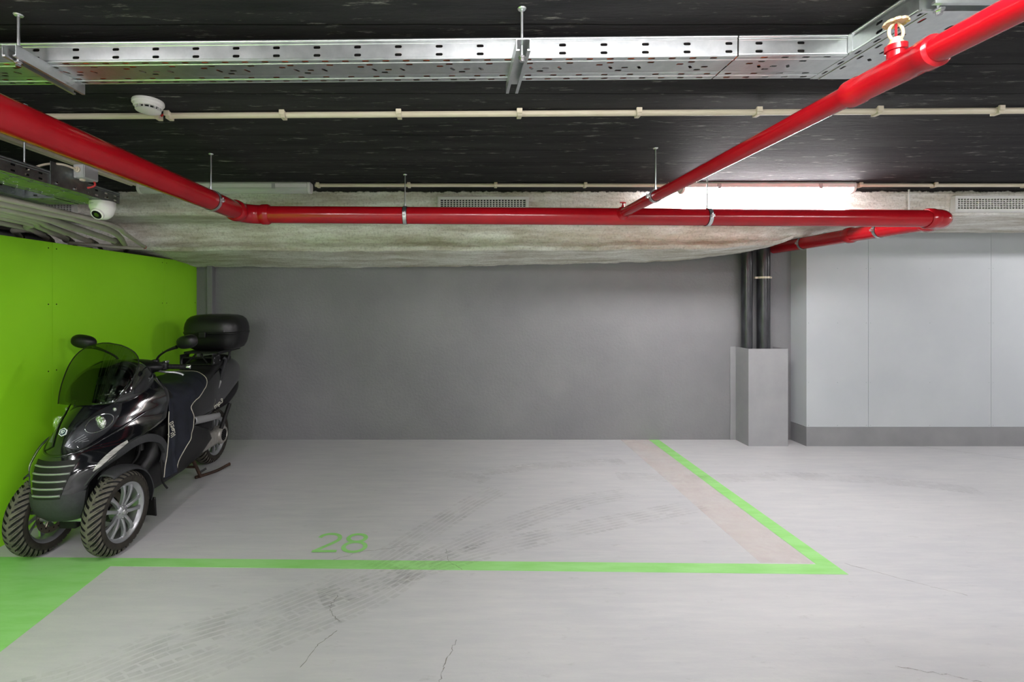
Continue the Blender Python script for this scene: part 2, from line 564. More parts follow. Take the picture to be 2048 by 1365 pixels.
def smooth_path(pts, n=8):
    pts = [Vector(p) for p in pts]
    out = []
    for i in range(len(pts) - 1):
        p0, p1, p2, p3 = pts[max(i - 1, 0)], pts[i], pts[i + 1], pts[min(i + 2, len(pts) - 1)]
        for k in range(n):
            t = k / n
            out.append(0.5 * ((2 * p1) + (p2 - p0) * t + (2 * p0 - 5 * p1 + 4 * p2 - p3) * t * t + (3 * p1 - p0 - 3 * p2 + p3) * t ** 3))
    out.append(pts[-1])
    return out

def superellipse(a, b, n, cnt=40):
    r = []
    for j in range(cnt):
        q = 2 * pi * j / cnt
        c, s_ = cos(q), sin(q)
        r.append((a * math.copysign(abs(c) ** (2 / n), c), b * math.copysign(abs(s_) ** (2 / n), s_)))
    return r

def text_mesh(name, body, size, mat, parent, matrix, depth=0.0005):
    cu = bpy.data.curves.new(name, 'FONT')
    cu.body = body
    cu.size = size
    cu.extrude = depth
    cu.align_x = 'CENTER'
    cu.align_y = 'CENTER'
    cu.materials.append(mat)
    tmp = bpy.data.objects.new(name, cu)
    C.objects.link(tmp)
    bpy.context.view_layer.update()
    me = bpy.data.meshes.new_from_object(tmp.evaluated_get(bpy.context.evaluated_depsgraph_get()))
    bpy.data.objects.remove(tmp)
    me.materials.clear()
    me.materials.append(mat)
    o = bpy.data.objects.new(name, me)
    C.objects.link(o)
    o.parent = parent
    o.matrix_local = matrix
    return o

# ------------------------------------------------------------------ the setting
X0, X1, Y0 = -4.2, 9.0, -5.6

floor = MB().box(X0, X1, Y0, YB + 0.3, -0.12, 0.0).build('floor', M['floor'], smooth=False)
structure(floor, 'light grey painted concrete garage floor with green bay lines', 'floor')
ceiling = MB().box(X0, X1, Y0, YB + 0.3, ZC, ZC + 0.15).build('ceiling', M['ceiling'], smooth=False)
structure(ceiling, 'black painted concrete garage ceiling', 'ceiling')
wall_back = MB().box(X0, X1, YB, YB + 0.3, 0, ZC).build('wall_back', M['wall_grey'], smooth=False)
structure(wall_back, 'dark grey stucco wall behind the parking bay', 'wall')
structure(MB().box(X0, X1, Y0 - 0.2, Y0, 0, ZC).build('wall_front', M['wall_white'], smooth=False), 'white painted wall behind the camera', 'wall')  # unseen room wall, set close and white to bounce light forward
structure(MB().box(X1, X1 + 0.2, Y0, YB, 0, ZC).build('wall_far_right', M['wall_white'], smooth=False), 'white painted wall far to the right', 'wall')
structure(MB().box(X0 - 0.2, X0, Y0, YB, 0, ZC).build('wall_far_left', M['wall_grey'], smooth=False), 'dark wall beyond the green partition', 'wall')

# green partition on the left, made of boards 1.21 m wide, 1.83 m high, screwed to posts
wall_left = MB().box(-2.76, -2.664, -3.0, 4.868, 0, 1.825).build('wall_left', M['black_hole'], smooth=False)
structure(wall_left, 'lime green panelled partition beside the scooter', 'wall')
for a, b in ((-3.0, -0.53), (-0.527, 0.683), (0.686, 1.897), (1.9, 3.112), (3.115, 4.323), (4.326, 4.868)):
    p = MB().box(-2.664, -2.65, a, b, 0, 1.83).build('wall_panel', M['green_wall'], wall_left, smooth=False)
    if a > 1.8:
        for yy in (a + 0.03, b - 0.03):
            for zz in (0.42, 0.98, 1.42, 1.79):
                MB().lathe([(0.0045, -2.6505), (0.0045, -2.6492)], 'x', (0, yy, zz), 8).build('screw', M['black_hole'], p)

# pale casing wall on the right that stands in front of the back wall
wall_right = MB().box(3.518, X1, 4.668, YB, 0.0, 2.125).build('wall_right', M['black_hole'], smooth=False)
structure(wall_right, 'pale grey boarded casing wall on the right', 'wall')
edges = [3.504, 4.117, 5.332, 6.545, 7.76, 9.0]
for i in range(5):
    p = MB().box(edges[i], edges[i + 1] - 0.003, 4.652, 4.668, 0.19, 2.125).build('wall_panel', M['panel_grey'], wall_right, smooth=False)
    if i < 3:
        for xx in (edges[i] + 0.02, (edges[i] + edges[i + 1]) / 2, edges[i + 1] - 0.022):
            for zz in (0.205, 0.63, 1.22, 1.76):
                MB().lathe([(0.004, 4.653), (0.004, 4.6512)], 'y', (xx, 0, zz), 8).build('screw', M['zinc_dark'], p)
MB().box(3.504, 3.518, 4.668, YB, 0.19, 2.125).build('side_panel', M['panel_grey'], wall_right, smooth=False)
bb = MB().box(3.502, X1, 4.650, 4.668, 0.0, 0.188)
bb.box(3.502, 3.518, 4.668, YB, 0.0, 0.188)
structure(bb.build('baseboard_right', M['base_grey'], smooth=False), 'mid grey plinth along the foot of the pale casing wall', 'baseboard')

# narrow riser strip in the back left corner
t = MB().box(-2.51, -2.455, 4.80, YB, 0, 1.86).build('trim_1', M['wall_grey'], smooth=False, bevel=0.004)
structure(t, 'narrow vertical grey riser in the corner behind the scooter', 'trim')

# ---- sprayed plaster beam (upper box, and the lower drop in front of the back wall)
def wob(x, y, z, a):
    p = Vector((x, y, z))
    return a * noise.noise(p * 5.0) + 0.5 * a * noise.noise(p * 17.0) + 0.25 * a * noise.noise(p * 50.0)

def upper_beam():
    prof = [(3.60, ZC + 0.01), (3.60, 2.25), (3.597, 2.2), (3.60, 2.15), (3.605, 2.118), (3.63, 2.103), (3.72, 2.098), (3.9, 2.100),
            (4.1, 2.104), (4.3, 2.108), (4.55, 2.112), (4.86, 2.115), (4.86, ZC + 0.01)]
    dense = []
    for i in range(len(prof) - 1):
        n = 6 if i < len(prof) - 2 else 1
        for k in range(n):
            q = k / n
            dense.append((prof[i][0] * (1 - q) + prof[i + 1][0] * q, prof[i][1] * (1 - q) + prof[i + 1][1] * q))
    dense.append(prof[-1])
    n = len(dense)
    nx = 360
    def f(u, v):
        y, z = dense[min(n - 1, round(v * (n - 1)))]
        x = X0 + (X1 - X0) * u
        w = wob(x, y, z, 0.007)
        return (x, y + w, min(z + w * (0.8 if z < 2.2 else 0.0), ZC + 0.01))
    return MB().grid(f, nx, n)

beam = upper_beam().build('beam', M['plaster'])
structure(beam, 'rough off-white plastered beam along the back of the ceiling', 'beam')

def lower_drop():
    # X, depth of the lower front, height of the underside front, height where it meets the wall
    rows = [(-3.4, 3.95, 1.872, 1.80), (-2.6, 4.10, 1.872, 1.785), (-1.6, 4.16, 1.882, 1.785), (-0.4, 4.18, 1.884, 1.79), (0.8, 4.18, 1.890, 1.812),
            (1.6, 4.17, 1.895, 1.83), (2.2, 4.18, 1.905, 1.85), (2.65, 4.22, 1.925, 1.885), (3.0, 4.34, 1.965, 1.935), (3.3, 4.45, 2.07, 2.06),
            (3.495, 4.52, 2.095, 2.075)]
    nx, nv = 300, 46
    def f(u, v):
        x = -3.4 + (3.495 + 3.4) * u
        y1, zf, zw = spline(rows, x)
        pts = [(3.95 + 0.2 * u, 2.14), (y1 - 0.06, 2.085), (y1 - 0.005, 2.04), (y1 + 0.012, zf + 0.5 * (2.04 - zf)), (y1 - 0.03, zf + 0.035), (y1 - 0.012, zf), (y1 + 0.08, zf - 0.012),
               (y1 + 0.6 * (YB - y1), zf * 0.4 + zw * 0.6), (4.862, zw)]
        k = v * (len(pts) - 1)
        i = min(int(k), len(pts) - 2)
        q = k - i
        p0, p1, p2, p3 = pts[max(i - 1, 0)], pts[i], pts[i + 1], pts[min(i + 3 - 1, len(pts) - 1)]
        y = p1[0] * (1 - q) + p2[0] * q
        z = p1[1] * (1 - q) + p2[1] * q
        w = wob(x, y, z, 0.009) + 0.012 * noise.noise(Vector((x * 1.3, 3.0, z)))
        return (x, min(y - abs(w) * 0.6, 4.866), z + w)
    return MB().grid(f, nx, nv)

drop = lower_drop().build('beam_haunch', M['plaster'])
structure(drop, 'sagging plastered haunch under the beam above the grey back wall', 'beam')

# ------------------------------------------------------------------ floor paint, marks and cracks (all part of the floor)
def flat(pts, z0, z1):
    return MB().prism(pts, 'z', z0, z1)

def ribbon(pts, w, z0, z1, closed=False):
    """flat strip of width w along a path on the floor"""
    m = MB()
    n = len(pts)
    ws = w if isinstance(w, list) else [w] * n
    vs = []
    for i in range(n):
        a = pts[(i - 1) % n] if closed else pts[max(i - 1, 0)]
        b = pts[(i + 1) % n] if closed else pts[min(i + 1, n - 1)]
        dx, dy = b[0] - a[0], b[1] - a[1]
        L = sqrt(dx * dx + dy * dy) or 1
        nx, ny = -dy / L * ws[i] / 2, dx / L * ws[i] / 2
        vs.append([(pts[i][0] + nx, pts[i][1] + ny, z1), (pts[i][0] - nx, pts[i][1] - ny, z1)])
    for i in range(n if closed else n - 1):
        a, b = vs[i], vs[(i + 1) % n]
        m.add([a[0], a[1], b[1], b[0]], [(0, 1, 2, 3)])
    return m

flat([(-2.649, 2.648), (-2.649, -3.0), (-1.86, -3.0), (-1.86, 2.636)], 0.0002, 0.0012).build('painted_strip', M['green_line'], floor, smooth=False)
flat([(-1.86, 2.636), (-1.86, 2.556), (2.088, 2.478), (2.04, 2.572)], 0.0002, 0.0013).build('bay_line', M['green_line'], floor, smooth=False)
flat([(1.991, 2.5725), (2.088, 2.478), (2.134, 4.862), (2.031, 4.862)], 0.0002, 0.0014).build('bay_line', M['green_line'], floor, smooth=False)
flat([(1.696, 2.59), (1.985, 2.58), (2.03, 4.86), (1.74, 4.86)], 0.0001, 0.0006).build('faded_bay_line', M['faded_line'], floor, smooth=False)

two = [(-0.806, 2.860), (-0.795, 2.887), (-0.765, 2.904), (-0.728, 2.904), (-0.696, 2.886), (-0.684, 2.855), (-0.692, 2.825), (-0.72, 2.79), (-0.76, 2.748), (-0.796, 2.708)]
two = [tuple(p)[:2] for p in smooth_path([(a, b, 0) for a, b in two], 5)]
eight = []
for k in range(64):
    q = 2 * pi * k / 64
    eight.append((-0.578 + 0.062 * sin(2 * q) * (1.0 if cos(q) > 0 else 1.12), 2.803 + 0.100 * cos(q) - 0.006))
num = ribbon(two, 0.026, 0, 0.0015).add([], [])
num.add([(-0.810, 2.694, 0.0018), (-0.668, 2.694, 0.0018), (-0.668, 2.720, 0.0018), (-0.810, 2.720, 0.0018)], [(0, 1, 2, 3)])
def loop(cx, cy, rx, ry):
    return [(cx + rx * cos(2 * pi * k / 40), cy + ry * sin(2 * pi * k / 40)) for k in range(40)]
num2 = ribbon(loop(-0.579, 2.857, 0.052, 0.045), 0.026, 0, 0.0015, True)
lo_ = ribbon(loop(-0.575, 2.755, 0.063, 0.055), 0.026, 0, 0.0016, True)
num2.add(lo_.v, lo_.f)
num.build('bay_number', M['green_line'], floor, smooth=False)
num2.build('bay_number', M['green_line'], floor, smooth=False)

def tyre_track(pts, w, z, ribs=6, step=0.055, seed=1):
    rnd = random.Random(seed)
    path = smooth_path([(a, b, 0) for a, b in pts], 14)
    # resample by length
    res = [path[0]]
    acc = 0
    for i in range(1, len(path)):
        seg = path[i] - path[i - 1]
        L = seg.length
        while acc + L >= step:
            q = (step - acc) / L
            path_pt = path[i - 1] + seg * q
            res.append(path_pt)
            seg = path[i] - path_pt
            L = seg.length
            acc = 0
            if L < 1e-6:
                break
        acc += L
    m = MB()
    rw = w / ribs
    for i in range(len(res) - 1):
        a, b = res[i], res[i + 1]
        t = (b - a).normalized()
        nn = Vector((-t.y, t.x, 0))
        for r in range(ribs):
            outer = r in (0, ribs - 1)
            if rnd.random() < 0.03:
                continue
            o0 = -w / 2 + r * rw + rw * 0.08
            o1 = o0 + rw * 0.72
            e = 0.80 if outer else 1.0
            q = a + (b - a) * e
            sl = t * (0.35 * rw if outer else 0)
            m.add([a + nn * o0 + sl + Vector((0, 0, z)), a + nn * o1 + Vector((0, 0, z)), q + nn * o1 + Vector((0, 0, z)), q + nn * o0 + sl + Vector((0, 0, z))], [(0, 1, 2, 3)])
    return m.build('tyre_mark', M['tyre_dust'], floor, smooth=False)

tyre_track([(-2.1, 1.46), (-1.85, 1.60), (-1.60, 1.72), (-1.45, 1.79), (-1.21, 1.99), (-0.89, 2.17), (-0.62, 2.38), (-0.42, 2.59), (-0.16, 2.94), (0.12, 3.32), (0.36, 3.6)], 0.19, 0.0018, seed=3)
tyre_track([(-1.75, 1.45), (-1.5, 1.59), (-1.25, 1.72), (-1.04, 1.84), (-0.69, 2.08), (-0.36, 2.33), (-0.15, 2.60), (0.19, 2.90), (0.62, 3.19), (1.0, 3.41), (1.35, 3.52)], 0.19, 0.0020, seed=5)
tyre_track([(-0.06, 3.93), (0.14, 3.85), (0.31, 3.72)], 0.16, 0.0017, seed=7)
tyre_track([(0.24, 3.95), (0.88, 4.12), (1.55, 4.22)], 0.16, 0.0016, seed=9)
tyre_track([(1.35, 3.87), (1.98, 3.80), (2.80, 3.86), (3.5, 3.75), (4.0, 3.55)], 0.18, 0.0019, seed=11)
tyre_track([(-0.64, 2.27), (-0.01, 2.62), (0.77, 2.96), (1.76, 3.32)], 0.18, 0.0021, seed=13)

def crack(pts, w, seed):
    rnd = random.Random(seed)
    path = []
    for i in range(len(pts) - 1):
        for k in range(10):
            q = k / 10
            path.append((pts[i][0] + (pts[i + 1][0] - pts[i][0]) * q + rnd.uniform(-.006, .006), pts[i][1] + (pts[i + 1][1] - pts[i][1]) * q + rnd.uniform(-.006, .006)))
    path.append(pts[-1])
    ribbon(path, [w * rnd.uniform(0.4, 1.3) for _ in path], 0, 0.0022).build('crack', M['crack'], floor, smooth=False)

crack([(-0.56, 2.30), (-0.58, 2.22), (-0.53, 2.13), (-0.50, 2.11)], 0.0035, 1)
crack([(-0.51, 2.05), (-0.56, 1.98), (-0.6, 1.85)], 0.003, 2)
crack([(0.02, 2.0), (-0.03, 1.88), (-0.05, 1.78)], 0.0035, 3)
crack([(-0.66, 2.62), (-0.52, 2.70), (-0.2, 2.78)], 0.003, 4)
crack([(-0.04, 2.72), (-0.02, 2.60), (0.05, 2.52)], 0.003, 5)
crack([(2.15, 2.58), (2.35, 2.42), (2.52, 2.3)], 0.003, 6)
crack([(1.75, 1.86), (1.95, 1.80), (2.1, 1.74)], 0.004, 7)
crack([(4.62, 4.64), (5.1, 4.30), (5.6, 3.95)], 0.004, 8)

# ------------------------------------------------------------------ fire main and sprinkler branch
def arc_pts(c, r, a0, a1, n=12):
    """quarter bend in the horizontal plane"""
    return [(c[0] + r * cos(a0 + (a1 - a0) * i / n), c[1] + r * sin(a0 + (a1 - a0) * i / n), c[2]) for i in range(n + 1)]

RM = 0.057
main = thing('fire_main_pipe', (0, 0, 0), 'thick red fire main crossing below the plastered beam with a bend at each end', 'pipe')
MB().tube([(-1.39, -2.5, 2.024), (-1.39, 3.05, 2.023)], RM, 36).build('pipe', M['red'], main)
MB().tube([(-1.29, 3.15, 2.022), (3.22, 3.15, 1.995)], RM, 36).build('pipe', M['red'], main)
MB().tube([(3.33, 3.26, 1.994), (3.33, 4.86, 1.985)], RM, 36).build('pipe', M['red'], main)
e = MB().tube(arc_pts((-1.28, 3.04, 2.0225), 0.11, pi, pi / 2, 14), RM + 0.006, 36)
e.tube([(-1.39, 2.985, 2.0225), (-1.39, 2.998, 2.0225), (-1.39, 3.035, 2.0225), (-1.39, 3.05, 2.0225)], [RM + .004, RM + .011, RM + .011, RM + .006], 36)
e.tube([(-1.285, 3.15, 2.0225), (-1.27, 3.15, 2.0225), (-1.235, 3.15, 2.0225), (-1.222, 3.15, 2.0225)], [RM + .006, RM + .011, RM + .011, RM + .004], 36)
e.build('elbow_fitting', M['red'], main)
e = MB().tube(arc_pts((3.22, 3.26, 1.9945), 0.11, -pi / 2, 0, 14), RM + 0.006, 36)
e.tube([(3.165, 3.15, 1.9945), (3.178, 3.15, 1.9945), (3.21, 3.15, 1.9945), (3.225, 3.15, 1.9945)], [RM + .004, RM + .011, RM + .011, RM + .006], 36)
e.tube([(3.33, 3.25, 1.9945), (3.33, 3.27, 1.9945), (3.33, 3.305, 1.9945), (3.33, 3.32, 1.9945)], [RM + .006, RM + .011, RM + .011, RM + .004], 36)
e.build('elbow_fitting', M['red'], main)
MB().tube([(3.33, 3.90, 1.991), (3.33, 3.915, 1.991), (3.33, 3.955, 1.991), (3.33, 3.97, 1.991)], [RM + .002, RM + .009, RM + .009, RM + .002], 36).build('coupling', M['red'], main)

RB = 0.0305
branch = thing('sprinkler_branch_pipe', (0, 0, 0), 'thinner red sprinkler pipe running from the fire main towards the upper right', 'pipe')
MB().tube([(1.123, -1.5, 2.035), (1.123, 1.10, 2.03)], RB, 28).build('pipe', M['red'], branch)
MB().tube([(1.123, 1.32, 2.03), (1.123, 3.10, 2.022)], RB, 28).build('pipe', M['red'], branch)
t = MB().tube([(1.123, y, 2.03) for y in (1.085, 1.09, 1.115, 1.12, 1.16, 1.22, 1.29, 1.295, 1.325, 1.33)],
              [RB + .002, RB + .008, RB + .008, RB + .005, RB + .006, RB + .006, RB + .005, RB + .008, RB + .008, RB + .002], 32)
t.tube([(1.123, 1.19, 2.05), (1.123, 1.19, 2.078), (1.123, 1.19, 2.08), (1.123, 1.19, 2.094)], [0.019, 0.019, 0.023, 0.023], 24)
t.build('tee_fitting', M['red'], branch)
MB().tube([(1.123, 3.06, 2.022), (1.123, 3.085, 2.021), (1.123, 3.10, 2.021)], [RB + .001, RB + .006, RB + .014], 28).build('saddle_fitting', M['red'], branch)
# upright sprinkler head
h = MB().lathe([(0.016, 2.094), (0.0165, 2.100), (0.013, 2.104), (0.012, 2.112), (0.009, 2.114)], 'z', (1.123, 1.19, 0), 20)
hd = h.build('sprinkler_head', M['brass'], branch)
fr = MB()
for s in (-1, 1):
    fr.tube(smooth_path([(1.123 + s * 0.011, 1.19, 2.110), (1.123 + s * 0.0175, 1.19, 2.122), (1.123 + s * 0.016, 1.19, 2.138), (1.123 + s * 0.005, 1.19, 2.150), (1.123, 1.19, 2.153)], 5), 0.0035, 8)
fr.build('frame_arm', M['brass'], hd)
MB().tube([(1.123, 1.19, 2.113), (1.123, 1.19, 2.148)], 0.0025, 8).build('glass_bulb', M['glass_bulb'], hd)
df = MB()
df.rings([[(1.123 + r * cos(2 * pi * k / 32), 1.19 + r * sin(2 * pi * k / 32), z) for k in range(32) for r in [rr * (1.0 if k % 4 < 3 or rr < 0.02 else 0.86)]]
          for rr, z in ((0.004, 2.152), (0.023, 2.154), (0.0265, 2.149), (0.0265, 2.151), (0.023, 2.157), (0.004, 2.157))])
df.build('deflector', M['brass'], hd, angle=25)
# little vent cock on the end of the branch
v = MB().tube([(1.128, 3.11, 2.05), (1.128, 3.11, 2.075), (1.128, 3.11, 2.076), (1.128, 3.11, 2.09)], [0.010, 0.010, 0.006, 0.006], 14)
cock = v.build('vent_cock', M['red'], branch)
MB().tube([(1.108, 3.105, 2.093), (1.128, 3.11, 2.095), (1.148, 3.115, 2.093)], 0.0045, 10).build('handle', M['cable_red'], cock)

# pipe hangers: threaded rod to the ceiling and a two-part ring round the pipe
def hanger(p, r, axis, label, top=ZC):
    h = thing('pipe_hanger', (p[0], p[1], p[2]), label, 'pipe hanger', 'steel pipe hangers on the red pipes')
    ring = MB()
    w = 0.011
    prof = [(r + 0.001, -w), (r + 0.005, -w), (r + 0.005, w), (r + 0.001, w)]
    vs = [[((rr * cos(q)), (rr * sin(q)), hh) for rr, hh in prof] for q in [2 * pi * k / 40 for k in range(41)]]
    m = MB().rings([[(hh, a, b) if axis == 'x' else (a, hh, b) for a, b, hh in rg] for rg in vs], cap=False)
    for s in (-1, 1):
        q = (r + 0.011) * s
        if axis == 'x':
            m.box(-0.010, 0.010, q - 0.009, q + 0.009, -0.007, -0.002).box(-0.010, 0.010, q - 0.009, q + 0.009, 0.002, 0.007)
        else:
            m.box(q - 0.009, q + 0.009, -0.010, 0.010, -0.007, -0.002).box(q - 0.009, q + 0.009, -0.010, 0.010, 0.002, 0.007)
    m.build('clamp_ring', M['zinc'], h, angle=30)
    liner = MB().rings([[(hh, a, b) if axis == 'x' else (a, hh, b) for a, b, hh in
                        [((rr * cos(q)), (rr * sin(q)), hh) for rr, hh in ((r - 0.0005, -w * 1.3), (r + 0.0022, -w * 1.3), (r + 0.0022, w * 1.3), (r - 0.0005, w * 1.3))]]
                        for q in [2 * pi * k / 40 for k in range(41)]], cap=False)
    liner.build('rubber_liner', M['rubber_black'], h)
    for s in (-1, 1):
        q = (r + 0.013) * s
        a = (0, q) if axis == 'x' else (q, 0)
        MB().lathe([(0.0055, -0.012), (0.0055, -0.007), (0.003, -0.007), (0.003, 0.010), (0.0055, 0.010), (0.0055, 0.014)], 'z', (a[0], a[1], 0), 8).build('bolt', M['chrome'], h)
    if True:
        b = MB().lathe([(0.008, r + 0.004), (0.008, r + 0.022), (0.004, r + 0.022), (0.004, top - p[2] - 0.004), (0.012, top - p[2] - 0.004), (0.014, top - p[2])], 'z', (0, 0, 0), 12)
        b.build('threaded_rod', M['zinc'], h, angle=30)
    return h

hanger((-1.39, 2.705, 2.023), RM, 'y', 'steel hanger with dark ring on the red main just before its left bend')
hanger((-0.318, 3.15, 2.0165), RM, 'x', 'steel hanger on the straight red main, left of the centre vent grille')
hanger((1.708, 3.15, 2.004), RM, 'x', 'steel hanger on the red main in front of the glowing tube light')
hanger((1.123, 2.60, 2.024), RB, 'y', 'small steel hanger with long rod on the thin sprinkler pipe')
hanger((3.33, 3.66, 1.993), RM, 'y', 'steel hanger on the right return pipe, nearest its bend', 2.12)
hanger((3.33, 4.46, 1.987), RM, 'y', 'steel hanger at the dark far end of the right return pipe', 2.12)

# ------------------------------------------------------------------ perforated cable trays
def perforated(m, P, L, rows, gap=True):
    """rows: (v0, v1, [(centre u, length, width, angle)]) ; every slot is a real hole"""
    for v0, v1, holes in rows:
        holes = [h for h in holes if h[1] < h[0] < L - h[1]]
        us = [0.0] + [(holes[i][0] + holes[i + 1][0]) / 2 for i in range(len(holes) - 1)] + [L]
        if not holes:
            m.add([P(0, v0), P(L, v0), P(L, v1), P(0, v1)], [(0, 1, 2, 3)])
            continue
        for i, (uc, ln, wd, an) in enumerate(holes):
            a, b = us[i], us[i + 1]
            vc = (v0 + v1) / 2
            n = 16
            inner, outer = [], []
            for k in range(n):
                q = 2 * pi * (k + 0.5) / n
                sx = (ln - wd) / 2 * (1 if cos(q) > 0 else -1)
                x, y = sx + wd / 2 * cos(q), wd / 2 * sin(q)
                inner.append((uc + x * cos(an) - y * sin(an), vc + x * sin(an) + y * cos(an)))
            # rectangle outline sampled with corners
            corners = [(b, v1), (a, v1), (a, v0), (b, v0)]
            outer = [(b, vc + (v1 - vc) * .5), (b, v1), (uc + (b - uc) * .5, v1), (uc, v1), (uc, v1), (uc - (uc - a) * .5, v1), (a, v1), (a, vc + (v1 - vc) * .5),
                     (a, vc - (v1 - vc) * .5), (a, v0), (uc - (uc - a) * .5, v0), (uc, v0), (uc, v0), (uc + (b - uc) * .5, v0), (b, v0), (b, vc - (v1 - vc) * .5)]
            rot = int(round(an / (2 * pi / n)))
            inner = inner[-rot:] + inner[:-rot] if rot else inner
            vs = [P(*p) for p in inner] + [P(*p) for p in outer]
            m.add(vs, [(k, (k + 1) % n, n + (k + 1) % n, n + k) for k in range(n)])
    return m

def slots(L, pitch, off, ln=0.0215, wd=0.0088, an=0.0):
    return [(off + pitch * k, ln, wd, an) for k in range(int((L - off) / pitch) + 1)]

def side_rows(L, H, p=0.125):
    return [(0, H * 0.10, []), (H * 0.10, H * 0.34, slots(L, p, 0.06)), (H * 0.34, H * 0.52, []), (H * 0.52, H * 0.76, slots(L, p, 0.06)), (H * 0.76, H, [])]

def bottom_rows(L, W):
    s = W / 0.15
    return [(0, .004 * s, []), (.004 * s, .017 * s, slots(L, .0625, .02)), (.017 * s, .027 * s, []), (.027 * s, .041 * s, slots(L, .125, .09) if s < 1.2 else slots(L, .0625, .05)),
            (.041 * s, .053 * s, slots(L, .25, .06)), (.053 * s, .078 * s, sorted(slots(L, .25, .10, an=0.9) + slots(L, .25, .145, an=0.0) + slots(L, .25, .19, an=0.9))),
            (.078 * s, .09 * s, slots(L, .25, .13)), (.09 * s, .106 * s, []), (.106 * s, .119 * s, slots(L, .083, .03)), (.119 * s, .131 * s, []), (.131 * s, .145 * s, slots(L, .0625, .04)), (.145 * s, W, [])]

def tray(parent, org, du, dv, L, W, H, mat, right_side=True, left_side=True, pitch=0.125):
    """open-topped tray: org is a bottom corner, du runs along it, dv across it"""
    org, du, dv = Vector(org), Vector(du).normalized(), Vector(dv).normalized()
    b = perforated(MB(), lambda u, v: org + du * u + dv * v, L, bottom_rows(L, W))
    b.build('tray_bottom', mat, parent, smooth=False, solid=0.0016)
    rb = MB()
    for v in (0.147, 0.83):
        rb.tube([org + du * 0.0 + dv * (v * W) + Vector((0, 0, -0.0006)), org + du * L + dv * (v * W) + Vector((0, 0, -0.0006))], 0.0022, 8)
    rb.build('pressed_rib', mat, parent)
    for on, off in ((left_side, 0), (right_side, W)):
        if not on:
            continue
        s = perforated(MB(), lambda u, v: org + du * u + dv * off + Vector((0, 0, v)), L, side_rows(L, H, pitch))
        s.build('tray_side', mat, parent, smooth=False, solid=0.0016)
        lp = MB()
        o = org + dv * off + Vector((0, 0, H))
        sg = 1 if off == 0 else -1
        lp.tube([o + dv * sg * 0.001, o + dv * sg * 0.001 + du * L], 0.0045, 10)
        lp.tube([o + Vector((0, 0, -0.011)) - dv * sg * 0.0005, o + Vector((0, 0, -0.011)) - dv * sg * 0.0005 + du * L], 0.0018, 6)
        lp.build('rolled_lip', mat, parent)

ct = thing('cable_tray', (0, 0, 2.187), 'long bright galvanised cable tray crossing under the ceiling near the top', 'cable tray')
oz = Vector((0, 0, 2.187))
tray(ct, Vector((-4.1, 1.434 + 0.018 * 4.1, 0)), (1, -0.018, 0), (0.018, 1, 0), 4.96, 0.148, 0.058, M['zinc'])
tray(ct, Vector((0.864, 1.434 - 0.018 * 0.864, 0)), (1, -0.018, 0), (0.018, 1, 0), 0.325, 0.148, 0.058, M['zinc'], True, True)
ct2 = thing('cable_tray', (1.19, 0, 2.186), 'galvanised cable tray turning off the long one towards the upper right corner', 'cable tray')
tray(ct2, Vector((0.0, -1.5, 0)), (0, 1, 0), (1, 0, 0), 3.065, 0.20, 0.058, M['zinc'], True, False)
s = perforated(MB(), lambda u, v: Vector((0, -1.5 + u, v)), 2.91, side_rows(2.91, 0.058))
s.build('tray_side', M['zinc'], ct2, smooth=False, solid=0.0016)
lp = MB().tube([(0.001, -1.5, 0.058), (0.001, 1.41, 0.058)], 0.0045, 10)
lp.build('rolled_lip', M['zinc'], ct2)
MB().box(-0.004, 0.004, 1.395, 1.41, 0.004, 0.058).build('corner_plate', M['zinc'], ct2, smooth=False)
MB().lathe([(0.006, 0.0), (0.006, 0.005), (0.003, 0.005), (0.003, 0.018)], 'y', (0.012, 1.37, 0.024), 8).build('bolt', M['brass'], ct2)

# cables lying in the trays
rnd = random.Random(4)
for i, (yy, mt, lab) in enumerate(((1.47, 'orange', 'orange cable lying along the front of the long cable tray'), (1.50, 'orange', 'orange cable in the middle of the long cable tray'),
                                   (1.535, 'cable_dark', 'dark cable lying along the long cable tray'), (1.56, 'orange', 'orange cable along the back of the long cable tray'))):
    pts = [(x, yy - 0.018 * x + rnd.uniform(-.006, .006), 2.187 + 0.0085 + rnd.uniform(0, .003)) for x in [-4 + 0.25 * k for k in range(21)]]
    tag(MB().tube(smooth_path(pts, 4), 0.0065, 8).build('cable', M[mt]), lab, 'cable', 'cables in the long ceiling tray')
for i, (xx, mt, lab) in enumerate(((1.24, 'cable_red', 'red cable lying in the tray at the upper right'), (1.30, 'cable_dark', 'dark cable lying in the tray at the upper right'))):
    pts = [(xx + rnd.uniform(-.008, .008), y, 2.186 + 0.0085) for y in [-1.4 + 0.25 * k for k in range(12)]]
    tag(MB().tube(smooth_path(pts, 4), 0.0065, 8).build('cable', M[mt]), lab, 'cable', 'cables in the upper right tray')

